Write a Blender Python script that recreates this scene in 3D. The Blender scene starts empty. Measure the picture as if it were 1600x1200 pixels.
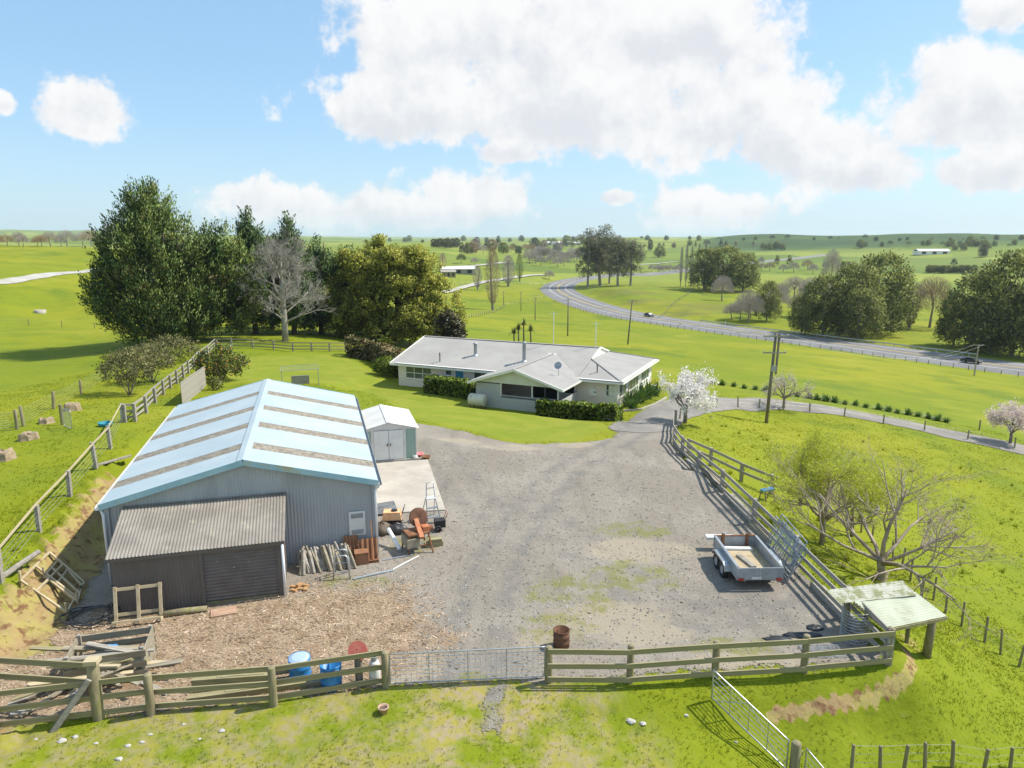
import bpy, math, random
import numpy as np
from mathutils import Vector, Matrix
SC = bpy.context.scene
COL = SC.collection
R = math.radians
# ------------------------------------------------------------------ camera
CAM_H, PITCH, FPX = 12.4, R(11.6), 1111.0
cam = bpy.data.cameras.new('camera'); cam.sensor_width = 36.0; cam.lens = 36.0 * FPX / 1600.0
cam.clip_start = 0.2; cam.clip_end = 30000
co = bpy.data.objects.new('camera', cam); COL.objects.link(co)
co.location = (0, 0, CAM_H); co.rotation_euler = (math.pi / 2 - PITCH, 0, 0)
SC.camera = co
# ------------------------------------------------------------------ light
SUN_EL, SUN_AZ = R(51), math.atan2(.95, .30)      # azimuth from +Y towards +X
sd = Vector((math.sin(SUN_AZ) * math.cos(SUN_EL), math.cos(SUN_AZ) * math.cos(SUN_EL), math.sin(SUN_EL)))
sun = bpy.data.lights.new('sun', 'SUN'); sun.energy = 3.5; sun.angle = R(1.0); sun.color = (1, .94, .83)
so = bpy.data.objects.new('sun', sun); COL.objects.link(so); so.location = (60, 40, 90)
so.rotation_euler = (-sd).to_track_quat('-Z', 'Y').to_euler()
SC.view_settings.view_transform = 'Standard'; SC.view_settings.look = 'None'
SC.view_settings.exposure = 0.84; SC.view_settings.gamma = 1; SC.view_settings.use_curve_mapping = False
SC.render.engine = 'CYCLES'
SC.cycles.max_bounces = 6; SC.cycles.transparent_max_bounces = 12; SC.cycles.volume_bounces = 1
SC.cycles.use_denoising = True

def NN(nt, typ, **kw):
    n = nt.nodes.new(typ)
    for k, v in kw.items(): setattr(n, k, v)
    return n
class NB:
    """tiny helper to write node maths"""
    def __init__(s, nt): s.nt = nt
    def put(s, sock, v):
        if hasattr(v, 'is_linked'): s.nt.links.new(v, sock)
        elif v is not None:
            sock.default_value = v
    def m(s, op, a, b=None, c=None, clamp=False):
        n = NN(s.nt, 'ShaderNodeMath', operation=op, use_clamp=clamp)
        for i, v in enumerate((a, b, c)):
            if v is not None: s.put(n.inputs[i], v)
        return n.outputs[0]
    def ss(s, x, lo, hi, a=0.0, b=1.0):
        n = NN(s.nt, 'ShaderNodeMapRange', interpolation_type='SMOOTHSTEP')
        s.put(n.inputs[0], x); n.inputs[1].default_value = lo; n.inputs[2].default_value = hi
        n.inputs[3].default_value = a; n.inputs[4].default_value = b
        return n.outputs[0]
    def noise(s, vec, scale, detail=5, rough=.55, dist=0):
        n = NN(s.nt, 'ShaderNodeTexNoise'); s.put(n.inputs['Vector'], vec)
        n.inputs['Scale'].default_value = scale; n.inputs['Detail'].default_value = detail
        n.inputs['Roughness'].default_value = rough; n.inputs['Distortion'].default_value = dist
        return n.outputs[0]
    def mix(s, f, a, b, blend='MIX'):
        n = NN(s.nt, 'ShaderNodeMix', data_type='RGBA', blend_type=blend)
        s.put(n.inputs[0], f)
        for i, v in ((6, a), (7, b)):
            s.put(n.inputs[i], v if hasattr(v, 'is_linked') else tuple(v) + (1,) if len(v) == 3 else v)
        return n.outputs[2]
    def attr(s, name):
        return NN(s.nt, 'ShaderNodeAttribute', attribute_name=name).outputs['Fac']
    def pos(s): return NN(s.nt, 'ShaderNodeNewGeometry').outputs['Position']

def pdir(px, py):
    u, v = (px - 800) / FPX, (600 - py) / FPX
    c, s = math.cos(PITCH), math.sin(PITCH)
    return np.array((u, c + v * s, -s + v * c))

# ------------------------------------------------------------------ sky: daylight with fair-weather clouds
w = bpy.data.worlds.new('World'); SC.world = w; w.use_nodes = True
w.cycles.sampling_method = 'MANUAL'; w.cycles.sample_map_resolution = 512
nt = w.node_tree; nt.nodes.clear(); nb = NB(nt)
sky = NN(nt, 'ShaderNodeTexSky', sky_type='NISHITA', sun_disc=False)
sky.sun_elevation = SUN_EL; sky.sun_rotation = SUN_AZ; sky.altitude = 50; sky.air_density = 1.0; sky.dust_density = .6; sky.ozone_density = 2.5
tc = NN(nt, 'ShaderNodeTexCoord').outputs['Generated']
sx = NN(nt, 'ShaderNodeSeparateXYZ'); nt.links.new(tc, sx.inputs[0])
az = nb.m('ARCTAN2', sx.outputs[0], sx.outputs[1]); el = nb.m('ARCSINE', sx.outputs[2])
CLOUDS = [(128, 168, 80, 48), (2, 158, 30, 20), (700, 60, 240, 105), (960, 70, 250, 120), (600, 160, 150, 62), (880, 170, 240, 75),
          (1130, 180, 190, 90), (1270, 235, 190, 66), (1500, 160, 210, 95), (1350, 265, 120, 45), (1530, 262, 110, 38), (1080, 30, 120, 70),
          (450, 312, 130, 40), (740, 306, 120, 58), (610, 330, 200, 40), (1125, 325, 135, 42), (1575, 12, 75, 45), (962, 308, 34, 14), (790, 238, 60, 22)]
wn = nb.noise(tc, 9, 5, .6)
F = None; TOP = None
for (cx, cy, hw, hh) in CLOUDS:
    hw, hh = hw * 1.0, hh * 1.0
    d = pdir(cx, cy); d = d / np.linalg.norm(d)
    a0, e0 = math.atan2(d[0], d[1]), math.asin(d[2])
    k = 1 / (1 + ((cx - 800) / FPX) ** 2)
    xa = nb.m('DIVIDE', nb.m('SUBTRACT', az, a0), hw / FPX * k)
    ya = nb.m('DIVIDE', nb.m('SUBTRACT', el, e0), hh / FPX * math.sqrt(k))
    f = nb.m('SUBTRACT', 1.0, nb.m('SQRT', nb.m('ADD', nb.m('MULTIPLY', xa, xa), nb.m('MULTIPLY', ya, ya))))
    t = nb.m('MULTIPLY', nb.m('MAXIMUM', f, 0.0), ya)
    F = f if F is None else nb.m('SMOOTH_MAX', F, f, .15)
    TOP = t if TOP is None else nb.m('ADD', TOP, t)
# the same sort of cloud goes on outside the view
gen = nb.m('MULTIPLY', nb.m('SUBTRACT', nb.noise(tc, 2.6, 3, .5), .54), 3.0)
outside = nb.m('MAXIMUM', nb.ss(nb.m('ABSOLUTE', az), .68, .95), nb.ss(el, .36, .55))
gen = nb.m('SUBTRACT', nb.m('MULTIPLY', nb.m('ADD', gen, 1.0), outside), 1.0)
F = nb.m('MAXIMUM', F, gen)
F = nb.m('MAXIMUM', F, -1.2)
n2 = nb.noise(tc, 26, 6, .62)
dens = nb.m('ADD', F, nb.m('ADD', nb.m('MULTIPLY', nb.m('SUBTRACT', wn, .5), 2.1), nb.m('MULTIPLY', nb.m('SUBTRACT', n2, .5), 1.15)))
mask = nb.ss(dens, .0, .36)
mask = nb.m('MULTIPLY', mask, nb.ss(el, -.02, .05, .3, 1))
upv = NN(nt, 'ShaderNodeVectorMath', operation='ADD'); nt.links.new(tc, upv.inputs[0]); upv.inputs[1].default_value = (.012, 0, .022)
lump = nb.m('ADD', nb.m('MULTIPLY', nb.m('SUBTRACT', wn, nb.noise(upv.outputs[0], 9, 5, .6)), 3.2), nb.m('MULTIPLY', nb.m('SUBTRACT', n2, nb.noise(upv.outputs[0], 26, 6, .62)), 1.0))
shade = nb.m('ADD', nb.m('ADD', nb.m('MULTIPLY', TOP, 1.1), nb.m('MULTIPLY', nb.m('SUBTRACT', .55, dens), .35)), lump)
ccol = nb.mix(nb.ss(shade, -.7, .45), (3.75, 3.9, 4.15), (4.75, 4.75, 4.77))
# thin high milkiness of the blue
skyc = nb.mix(.55, sky.outputs[0], (1.65, 2.95, 4.2))
skyc = nb.mix(nb.ss(el, -.01, .16, .45, 0), skyc, (2.8, 3.8, 4.6))
colr = nb.mix(mask, skyc, ccol)
bg = NN(nt, 'ShaderNodeBackground'); nt.links.new(colr, bg.inputs[0]); bg.inputs[1].default_value = .115
ow = NN(nt, 'ShaderNodeOutputWorld'); nt.links.new(bg.outputs[0], ow.inputs[0])

# ------------------------------------------------------------------ helpers
rng = np.random.default_rng(7); random.seed(7)
def thing(name, label, cat, loc=(0, 0, 0), rz=0, group=None):
    o = bpy.data.objects.new(name, None); COL.objects.link(o); o.empty_display_size = .2
    o.location = loc; o.rotation_euler = (0, 0, rz); o['label'] = label; o['category'] = cat
    if group: o['group'] = group
    return o
def tag(o, label=None, cat=None, group=None, kind=None):
    for k, v in (('label', label), ('category', cat), ('group', group), ('kind', kind)):
        if v: o[k] = v
    return o
def link(name, me, mat=None, parent=None, loc=None, rot=None, scale=None):
    o = bpy.data.objects.new(name, me); COL.objects.link(o)
    if mat is not None and not me.materials: me.materials.append(mat)
    if parent is not None: o.parent = parent
    if loc is not None: o.location = loc
    if rot is not None: o.rotation_euler = rot
    if scale is not None: o.scale = scale
    return o
def np_mesh(name, V, Fq, smooth=False):
    """V (n,3), Fq (m,k) with k 3 or 4"""
    V = np.asarray(V, np.float32); Fq = np.asarray(Fq, np.int32)
    me = bpy.data.meshes.new(name); me.vertices.add(len(V)); me.vertices.foreach_set('co', V.ravel())
    m, k = Fq.shape
    me.loops.add(m * k); me.loops.foreach_set('vertex_index', Fq.ravel())
    me.polygons.add(m); me.polygons.foreach_set('loop_start', np.arange(0, m * k, k, dtype=np.int32))
    if smooth: me.polygons.foreach_set('use_smooth', np.ones(m, bool))
    me.update(calc_edges=True); return me
def copy_tree(o, parent=None):
    c = o.copy(); COL.objects.link(c)
    if parent is not None: c.parent = parent
    for ch in list(o.children): copy_tree(ch, c)
    return c

class MB:
    def __init__(s): s.v = []; s.f = []
    def add(s, vs, fs):
        b = len(s.v); s.v += [tuple(p) for p in vs]; s.f += [tuple(i + b for i in f) for f in fs]; return s
    def box(s, c, d, rz=0, M=None):
        x, y, z = d[0] / 2, d[1] / 2, d[2] / 2
        vs = [Vector((a * x, b * y, e * z)) for e in (-1, 1) for b in (-1, 1) for a in (-1, 1)]
        T = (M if M is not None else Matrix.Rotation(rz, 3, 'Z'))
        vs = [T @ p + Vector(c) for p in vs]
        return s.add(vs, [(0, 2, 3, 1), (4, 5, 7, 6), (0, 1, 5, 4), (2, 6, 7, 3), (0, 4, 6, 2), (1, 3, 7, 5)])
    def span(s, a, b):
        return s.box([(p + q) / 2 for p, q in zip(a, b)], [abs(q - p) for p, q in zip(a, b)])
    def beam(s, a, b, wd, ht):
        """rectangular bar from a to b, width wd (sideways), ht (up)"""
        a, b = Vector(a), Vector(b); d = (b - a); L = d.length; d = d / L
        up = Vector((0, 0, 1)) if abs(d.z) < .95 else Vector((0, 1, 0))
        sdv = d.cross(up).normalized(); up = sdv.cross(d)
        M = Matrix((d, sdv, up)).transposed()
        return s.box((a + b) / 2, (L, wd, ht), M=M)
    def tube(s, pts, rad, n=6, caps=True):
        pts = [Vector(p) for p in pts]; k = len(pts)
        if not hasattr(rad, '__len__'): rad = [rad] * k
        rings = []; prev = None
        for i, p in enumerate(pts):
            d = (pts[min(i + 1, k - 1)] - pts[max(i - 1, 0)])
            if d.length < 1e-9: d = Vector((0, 0, 1))
            d.normalize()
            if prev is None:
                ref = Vector((1, 0, 0)) if abs(d.x) < .8 else Vector((0, 1, 0)); u = d.cross(ref).normalized()
            else:
                u = (prev - d * prev.dot(d))
                u = u.normalized() if u.length > 1e-6 else d.orthogonal().normalized()
            prev = u; v = d.cross(u)
            rings.append([p + (u * math.cos(2 * math.pi * j / n) + v * math.sin(2 * math.pi * j / n)) * rad[i] for j in range(n)])
        vs = [q for r in rings for q in r]; fs = []
        for i in range(k - 1):
            for j in range(n):
                a, b = i * n + j, i * n + (j + 1) % n
                fs.append((a, b, b + n, a + n))
        if caps: fs += [tuple(range(n - 1, -1, -1)), tuple((k - 1) * n + j for j in range(n))]
        return s.add(vs, fs)
    def lathe(s, prof, n=20, c=(0, 0, 0), M=None):
        vs = []; k = len(prof)
        for (r, z) in prof:
            for j in range(n):
                p = Vector((r * math.cos(2 * math.pi * j / n), r * math.sin(2 * math.pi * j / n), z))
                vs.append((M @ p if M is not None else p) + Vector(c))
        fs = [(i * n + j, i * n + (j + 1) % n, (i + 1) * n + (j + 1) % n, (i + 1) * n + j) for i in range(k - 1) for j in range(n)]
        return s.add(vs, fs)
    def poly(s, pts): return s.add(pts, [tuple(range(len(pts)))])
    def slab(s, pts, th):
        """planar polygon thickened along its own normal (downwards)"""
        pts = [Vector(p) for p in pts]; n = len(pts)
        nr = Vector((0, 0, 0))
        for i in range(n): nr += (pts[i] - pts[0]).cross(pts[(i + 1) % n] - pts[0])
        nr.normalize()
        if nr.z < 0 or (abs(nr.z) < 1e-6 and nr.y > 0): pts.reverse(); nr = -nr
        lo = [p - nr * th for p in pts]
        return s.add(pts + lo, [tuple(range(n)), tuple(range(2 * n - 1, n - 1, -1))] + [(i, i + n, (i + 1) % n + n, (i + 1) % n) for i in range(n)])
    def me(s, name, smooth=False):
        m = bpy.data.meshes.new(name); m.from_pydata(s.v, [], s.f)
        if smooth: m.polygons.foreach_set('use_smooth', np.ones(len(m.polygons), bool))
        m.update(); return m
    def build(s, name, mat, parent=None, smooth=False, **kw):
        return link(name, s.me(name, smooth), mat, parent, **kw)

# ------------------------------------------------------------------ materials
def MAT(name, c1, c2=None, scale=4, rough=.8, metal=0, bump=0, bscale=None, lo=.35, hi=.65, island=0, transl=0, world=False,
        c3=None, s3=1, lo3=.55, hi3=.7, stretch=None, spec=None, detail=6, tone=0):
    m = bpy.data.materials.new(name); m.use_nodes = True; nt = m.node_tree; nt.nodes.clear(); nb = NB(nt)
    out = NN(nt, 'ShaderNodeOutputMaterial'); b = NN(nt, 'ShaderNodeBsdfPrincipled')
    b.inputs['Roughness'].default_value = rough; b.inputs['Metallic'].default_value = metal
    if spec is not None: b.inputs['Specular IOR Level'].default_value = spec
    vec = nb.pos() if world else NN(nt, 'ShaderNodeTexCoord').outputs['Object']
    if stretch:
        mp = NN(nt, 'ShaderNodeMapping'); mp.inputs['Scale'].default_value = stretch; nt.links.new(vec, mp.inputs[0]); vec = mp.outputs[0]
    col = tuple(c1) + (1,)
    if c2 is not None:
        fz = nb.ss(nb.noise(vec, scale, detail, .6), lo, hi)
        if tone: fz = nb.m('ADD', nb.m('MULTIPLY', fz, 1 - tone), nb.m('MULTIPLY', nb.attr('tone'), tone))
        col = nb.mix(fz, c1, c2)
    if c3 is not None: col = nb.mix(nb.ss(nb.noise(vec, s3, 5, .65), lo3, hi3), col, c3)
    if island:
        ri = NN(nt, 'ShaderNodeNewGeometry').outputs['Random Per Island']
        hs = NN(nt, 'ShaderNodeHueSaturation'); nb.put(hs.inputs['Color'], col)
        nb.put(hs.inputs['Value'], nb.m('ADD', nb.m('MULTIPLY', ri, 2 * island), 1 - island)); col = hs.outputs[0]
    nb.put(b.inputs['Base Color'], col)
    if bump:
        bm = NN(nt, 'ShaderNodeBump'); bm.inputs['Strength'].default_value = 1; bm.inputs['Distance'].default_value = bump
        nb.put(bm.inputs['Height'], nb.noise(vec, bscale or scale * 3, 6, .6)); nt.links.new(bm.outputs[0], b.inputs['Normal'])
    if transl:
        t = NN(nt, 'ShaderNodeBsdfTranslucent'); nb.put(t.inputs[0], col); mx = NN(nt, 'ShaderNodeMixShader'); mx.inputs[0].default_value = transl
        nt.links.new(b.outputs[0], mx.inputs[1]); nt.links.new(t.outputs[0], mx.inputs[2]); nt.links.new(mx.outputs[0], out.inputs[0])
    else: nt.links.new(b.outputs[0], out.inputs[0])
    return m
# ------------------------------------------------------------------ terrain
def sstep(x, a, b):
    t = np.clip((x - a) / (b - a), 0, 1); return t * t * (3 - 2 * t)
def seg_dist(x, y, pts, closed=False):
    x = np.asarray(x, float); y = np.asarray(y, float); best = np.full(x.shape, 1e9); bt = np.zeros(x.shape)
    P = list(pts) + ([pts[0]] if closed else [])
    for i in range(len(P) - 1):
        ax, ay = P[i][:2]; bx, by = P[i + 1][:2]; dx, dy = bx - ax, by - ay
        t = np.clip(((x - ax) * dx + (y - ay) * dy) / (dx * dx + dy * dy + 1e-12), 0, 1)
        d = np.hypot(x - ax - t * dx, y - ay - t * dy); k = d < best
        best = np.where(k, d, best); bt = np.where(k, i + t, bt)
    return best, bt
def sdf_poly(x, y, pts):
    """signed distance, positive inside"""
    x = np.asarray(x, float); y = np.asarray(y, float)
    d, _ = seg_dist(x, y, pts, True); ins = np.zeros(x.shape, bool); n = len(pts)
    for i in range(n):
        x1, y1 = pts[i][:2]; x2, y2 = pts[(i + 1) % n][:2]
        if y1 == y2: continue
        c = ((y1 > y) != (y2 > y)) & (x < (x2 - x1) * (y - y1) / (y2 - y1) + x1); ins ^= c
    return np.where(ins, d, -d)
def atz(px, py, z):
    d = pdir(px, py); t = (z - CAM_H) / d[2]; return (d[0] * t, d[1] * t, z)
def atY(px, py, Y):
    d = pdir(px, py); t = Y / d[1]; return (d[0] * t, Y, CAM_H + d[2] * t)
CP = [atz(*p) for p in [
    (0, 1200, .1), (400, 1200, -.1), (800, 1200, -.25), (1100, 1200, -.7), (1250, 1200, -1.3), (1400, 1200, -1.7), (1600, 1200, -3.2),
    (1300, 1110, -.7), (1447, 1022, -.8), (1562, 1023, -3.8), (1500, 979, -3.4), (1440, 905, -2.8), (1370, 905, -2.0), (1283, 850, -1.7),
    (1600, 900, -5.8), (1600, 800, -6.8), (1500, 800, -5.3), (1400, 760, -4.4), (1300, 720, -3.6), (1200, 720, -2.4), (1120, 690, -1.6),
    (1060, 690, -.5), (1000, 680, -.9), (900, 690, -.7), (800, 690, -.6), (700, 660, -.6), (620, 640, -.8),
    (1040, 645, -1.9), (1100, 625, -3.2), (1200, 630, -4.4), (1300, 640, -5.5), (1400, 659, -6.3), (1500, 681, -6.9), (1600, 702, -7.5), (1197, 660, -4.5),
    (1100, 585, -6.5), (1300, 560, -12), (1500, 600, -13), (1600, 625, -12.5), (1100, 550, -10.5), (1300, 600, -9), (1500, 640, -9.5),
    (1000, 540, -10), (850, 535, -8.5), (850, 500, -15), (700, 480, -14.5), (700, 440, -13.5), (720, 520, -7.5), (1000, 580, -4.5),
    (622, 602, -2.5), (957, 634, -2.5), (760, 610, -2.4), (620, 560, -3.6), (540, 548, -2.0), (440, 545, -1.8), (340, 545, -1.6), (560, 600, -1.5), (480, 590, -1.4), (700, 625, -1.8), (860, 650, -1.8),
    (60, 832, 1.0), (110, 778, 1.3), (150, 728, 1.4), (174, 700, 1.4), (195, 660, 1.0), (0, 890, 1.0), (-60, 900, 1.2), (0, 960, .9),
    (0, 700, 1.2), (0, 600, -1.2), (100, 640, .7), (200, 610, -.2), (300, 590, -.8), (0, 567, -2.9), (120, 548, -2.9), (250, 530, -1.8), (60, 487, -2.4), (200, 487, -2.6),
    (0, 437, 3.0), (150, 420, 3.5), (0, 384, 9), (160, 386, 8.2), (-150, 384, 10), (300, 440, 1), (300, 400, 6),
    (450, 440, -6), (550, 400, -2), (760, 408, -6), (640, 383, 4), (700, 379, 5.5),
    (900, 400, -12), (1000, 412, -14), (1100, 420, -14), (1250, 408, -12), (1400, 400, -10), (1500, 410, -14), (1600, 430, -16),
    (1000, 455, -15), (1100, 470, -15.5), (1200, 480, -17), (1400, 500, -18), (1600, 530, -18.5), (1400, 450, -17), (1250, 440, -15.5), (1000, 470, -15.5), (960, 450, -13.5),
    (800, 392, -9)]]
HW = [(180, 95), (122, 166), (108, 186), (94, 206.5), (72, 239), (51, 275), (40, 306), (32.5, 345), (28, 385), (27, 425), (33, 470), (46, 512), (66, 545), (100, 585)] + \
     [atz(px, py, z)[:2] for px, py, z in ((1000, 430, -15.5), (1075, 422, -14.5), (1160, 412, -13.5), (1240, 404, -12), (1292, 398, -11))]
HWZ = [-18.5, -18.2, -18.1, -18, -17.9, -17.8, -17.7, -17.6, -17.5, -17.3, -17, -16.7, -16.3, -16, -15.5, -14.5, -13.5, -12, -11]
CP += [(x, y, z) for (x, y), z in zip(HW, HWZ)]
def polar(b, r): return (r * math.sin(R(b)), r * math.cos(R(b)))
for b, r, z in [(-55, 900, 5), (-35, 700, -2), (-30, 1500, 5), (-20, 900, -4), (-8, 1500, -2), (0, 1500, -6), (5, 1300, -9), (10, 1250, -9), (18, 1250, -8), (22, 1100, -8), (28, 1000, -10), (38, 900, -12),
                (14, 1750, 6), (16, 1700, 15), (20, 1600, 21), (23, 1650, 17), (25, 1500, 10), (28, 1550, 20), (32, 1500, 19), (37, 1500, 16), (18, 1850, 16), (26, 1850, 14), (33, 1850, 14), (26, 2300, 0), (16, 2500, -2), (32, 2300, 0),
                (-35, 3200, 20), (-27, 3200, 30), (-10, 3000, 0), (5, 2600, 6), (9, 2400, 15), (12, 2600, 8), (-45, 6000, 60), (-30, 6000, 62), (-20, 6000, 20), (-8, 6000, 5), (5, 6000, 10), (20, 6000, 20), (35, 6000, 25), (50, 6000, 25),
                (60, 40, -8), (90, 40, -6), (-60, 40, 1.5), (-90, 40, 1.5), (70, 200, -18), (-60, 200, 4), (120, 60, -4), (-120, 60, 1), (180, 40, -1), (150, 300, -3), (-150, 300, 3), (55, 100, -12),
                (60, 1000, -10), (90, 1500, 0), (-90, 1500, 10), (180, 2000, 5), (120, 6000, 40), (-120, 6000, 60), (180, 6000, 50)]:
    CP.append(polar(b, r) + (z,))
CPa = np.array(CP)
def lp(x, y):
    r = np.hypot(x, y) + 4.0
    a = np.arctan2(x, y)
    return np.stack([np.sin(a) * 1.7, np.cos(a) * 1.7, np.log(r)], -1)
_q = lp(CPa[:, 0], CPa[:, 1])
def _ker(d): return np.sqrt(d * d + .0016)
_A = _ker(np.linalg.norm(_q[:, None] - _q[None], axis=-1)) - np.eye(len(_q)) * .006
_W = np.linalg.solve(np.block([[_A, np.ones((len(_q), 1))], [np.ones((1, len(_q))), np.zeros((1, 1))]]), np.append(CPa[:, 2], 0))
def natural(x, y):
    q = lp(x, y); o = np.empty(len(x))
    for i in range(0, len(x), 20000):
        o[i:i + 20000] = _ker(np.linalg.norm(q[i:i + 20000, None] - _q[None], axis=-1)) @ _W[:-1] + _W[-1]
    return o
def bumps(x, y):
    r = np.hypot(x, y)
    s = (np.sin(x * .9 + 1.3 * np.sin(y * .45)) * np.sin(y * .8 + 1.1 * np.sin(x * .38))) * .05
    s = s + np.sin(x * .21 + 2 * np.sin(y * .09)) * np.sin(y * .17 + 1.5 * np.sin(x * .07)) * .16 * sstep(r, 25, 90)
    s = s + np.sin(x * .031 + 2 * np.sin(y * .013)) * np.sin(y * .027 + 1.5 * np.sin(x * .011)) * 1.0 * sstep(r, 120, 400)
    return s + np.sin(x * .006 + 2 * np.sin(y * .003)) * np.sin(y * .005 + 1.5 * np.sin(x * .0023)) * 6 * sstep(r, 1900, 3600)
FLAT = [(-14.6, 15.8), (11.5, 19.3), (11.3, 36), (0, 40), (-9, 44), (-20.2, 41), (-15.8, 24.2), (-15.0, 21.2)]
HOUSE_O = np.array((-11.7, 72.0)); HX = np.array((.91, -.4146)); HY = np.array((.4146, .91)); HGZ = -2.5
def hloc(x, y): p = HOUSE_O + HX * x + HY * y; return (p[0], p[1])
HFLAT = [hloc(-1, -6), hloc(24.5, -6), hloc(24.5, 14.5), hloc(-1, 14.5)]
def height(x, y):
    x = np.atleast_1d(np.asarray(x, float)); y = np.atleast_1d(np.asarray(y, float))
    z = natural(x, y)
    wf = sstep(sdf_poly(x, y, FLAT), -1.7, -.1)
    wh = sstep(sdf_poly(x, y, HFLAT), -3.5, 0)
    dh, th = seg_dist(x, y, HW); wr = 1 - sstep(dh, 9, 24)
    zr = np.interp(th, np.arange(len(HW)), HWZ)
    quiet = np.maximum(np.maximum(wf, wh), wr)
    z = z + bumps(x, y) * (1 - quiet)
    z = z * (1 - wf); z = z * (1 - wh) + HGZ * wh; z = z * (1 - wr) + zr * wr
    # the clay bank behind the shed is rough and undercut
    db, tb = seg_dist(x, y, [(-14.6, 15.8), (-15.0, 21.2), (-15.8, 24.2), (-20.2, 41)])
    z = z + np.where(sdf_poly(x, y, FLAT) < 0, 1, 0) * np.exp(-((db - 1.5) / .8) ** 2) * .22 * (np.sin(x * 5 + y * 3) * np.sin(y * 4.1) + .6 * np.sin(x * 9.3 - y * 7) * np.sin(y * 8.7 + x * 3))
    return z
def H(x, y): return float(height([x], [y])[0])
_ts = np.geomspace(8, 9000, 900)
def G(px, py):
    """point of the terrain seen at that place of the photograph"""
    d = pdir(px, py); P = d[None] * _ts[:, None]; P[:, 2] += CAM_H
    k = np.argmax(P[:, 2] < height(P[:, 0], P[:, 1]))
    ts = np.linspace(_ts[max(k - 1, 0)], _ts[k], 40); P = d[None] * ts[:, None]; P[:, 2] += CAM_H
    k = np.argmax(P[:, 2] < height(P[:, 0], P[:, 1])); p = P[k]
    return (float(p[0]), float(p[1]), float(height([p[0]], [p[1]])[0]))
def G2(px, py): return G(px, py)[:2]

# yard outline and driveway, in metres
YARD = [G2(*p) for p in [(-60, 1143), (0, 1138), (300, 1108), (605, 1074), (850, 1066), (1120, 1050), (1385, 1034), (1322, 968), (1250, 893), (1180, 822), (1120, 760), (1066, 712), (1052, 690), (1056, 662)]] + \
       [G2(*p) for p in [(1010, 640), (985, 652), (968, 668), (958, 684), (905, 692), (820, 694), (760, 684), (700, 670), (655, 661)]] + [(-8, 43.5), (-19.6, 41), (-15.5, 24.2), (-14.7, 21.2), (-14.3, 19.5), (-17, 18)]
TRACK = [G2(790, 1060), G2(770, 1095), G2(765, 1135)]
DRIVE = [G2(*p) for p in [(1000, 668), (1036, 646), (1072, 634), (1120, 628), (1200, 630), (1300, 641), (1400, 660), (1500, 682), (1600, 704)]]
DRIVE += [(DRIVE[-1][0] + 14, DRIVE[-1][1] - 9), (DRIVE[-1][0] + 34, DRIVE[-1][1] - 12)]
BARK = [(-15, 16), (-4.2, 17.6), (-2.2, 20.2), (-4, 23.4), (-7, 23.6), (-8.6, 23), (-14, 21.6), (-16, 19)]
PATH = [G2(*p) for p in [(1205, 1118), (1260, 1110), (1320, 1097), (1375, 1082), (1415, 1060), (1428, 1038), (1415, 1015)]]
LAWN = [G2(*p) for p in [(345, 560), (540, 553), (615, 600), (860, 640), (955, 668), (900, 690), (800, 690), (655, 658), (560, 612), (430, 600), (330, 600)]]
def yard_sdf(x, y):
    a = sdf_poly(x, y, YARD); d, _ = seg_dist(x, y, TRACK); return np.maximum(a, .2 - d)
def drive_sdf(x, y): return 2.3 - seg_dist(x, y, DRIVE)[0]

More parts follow.
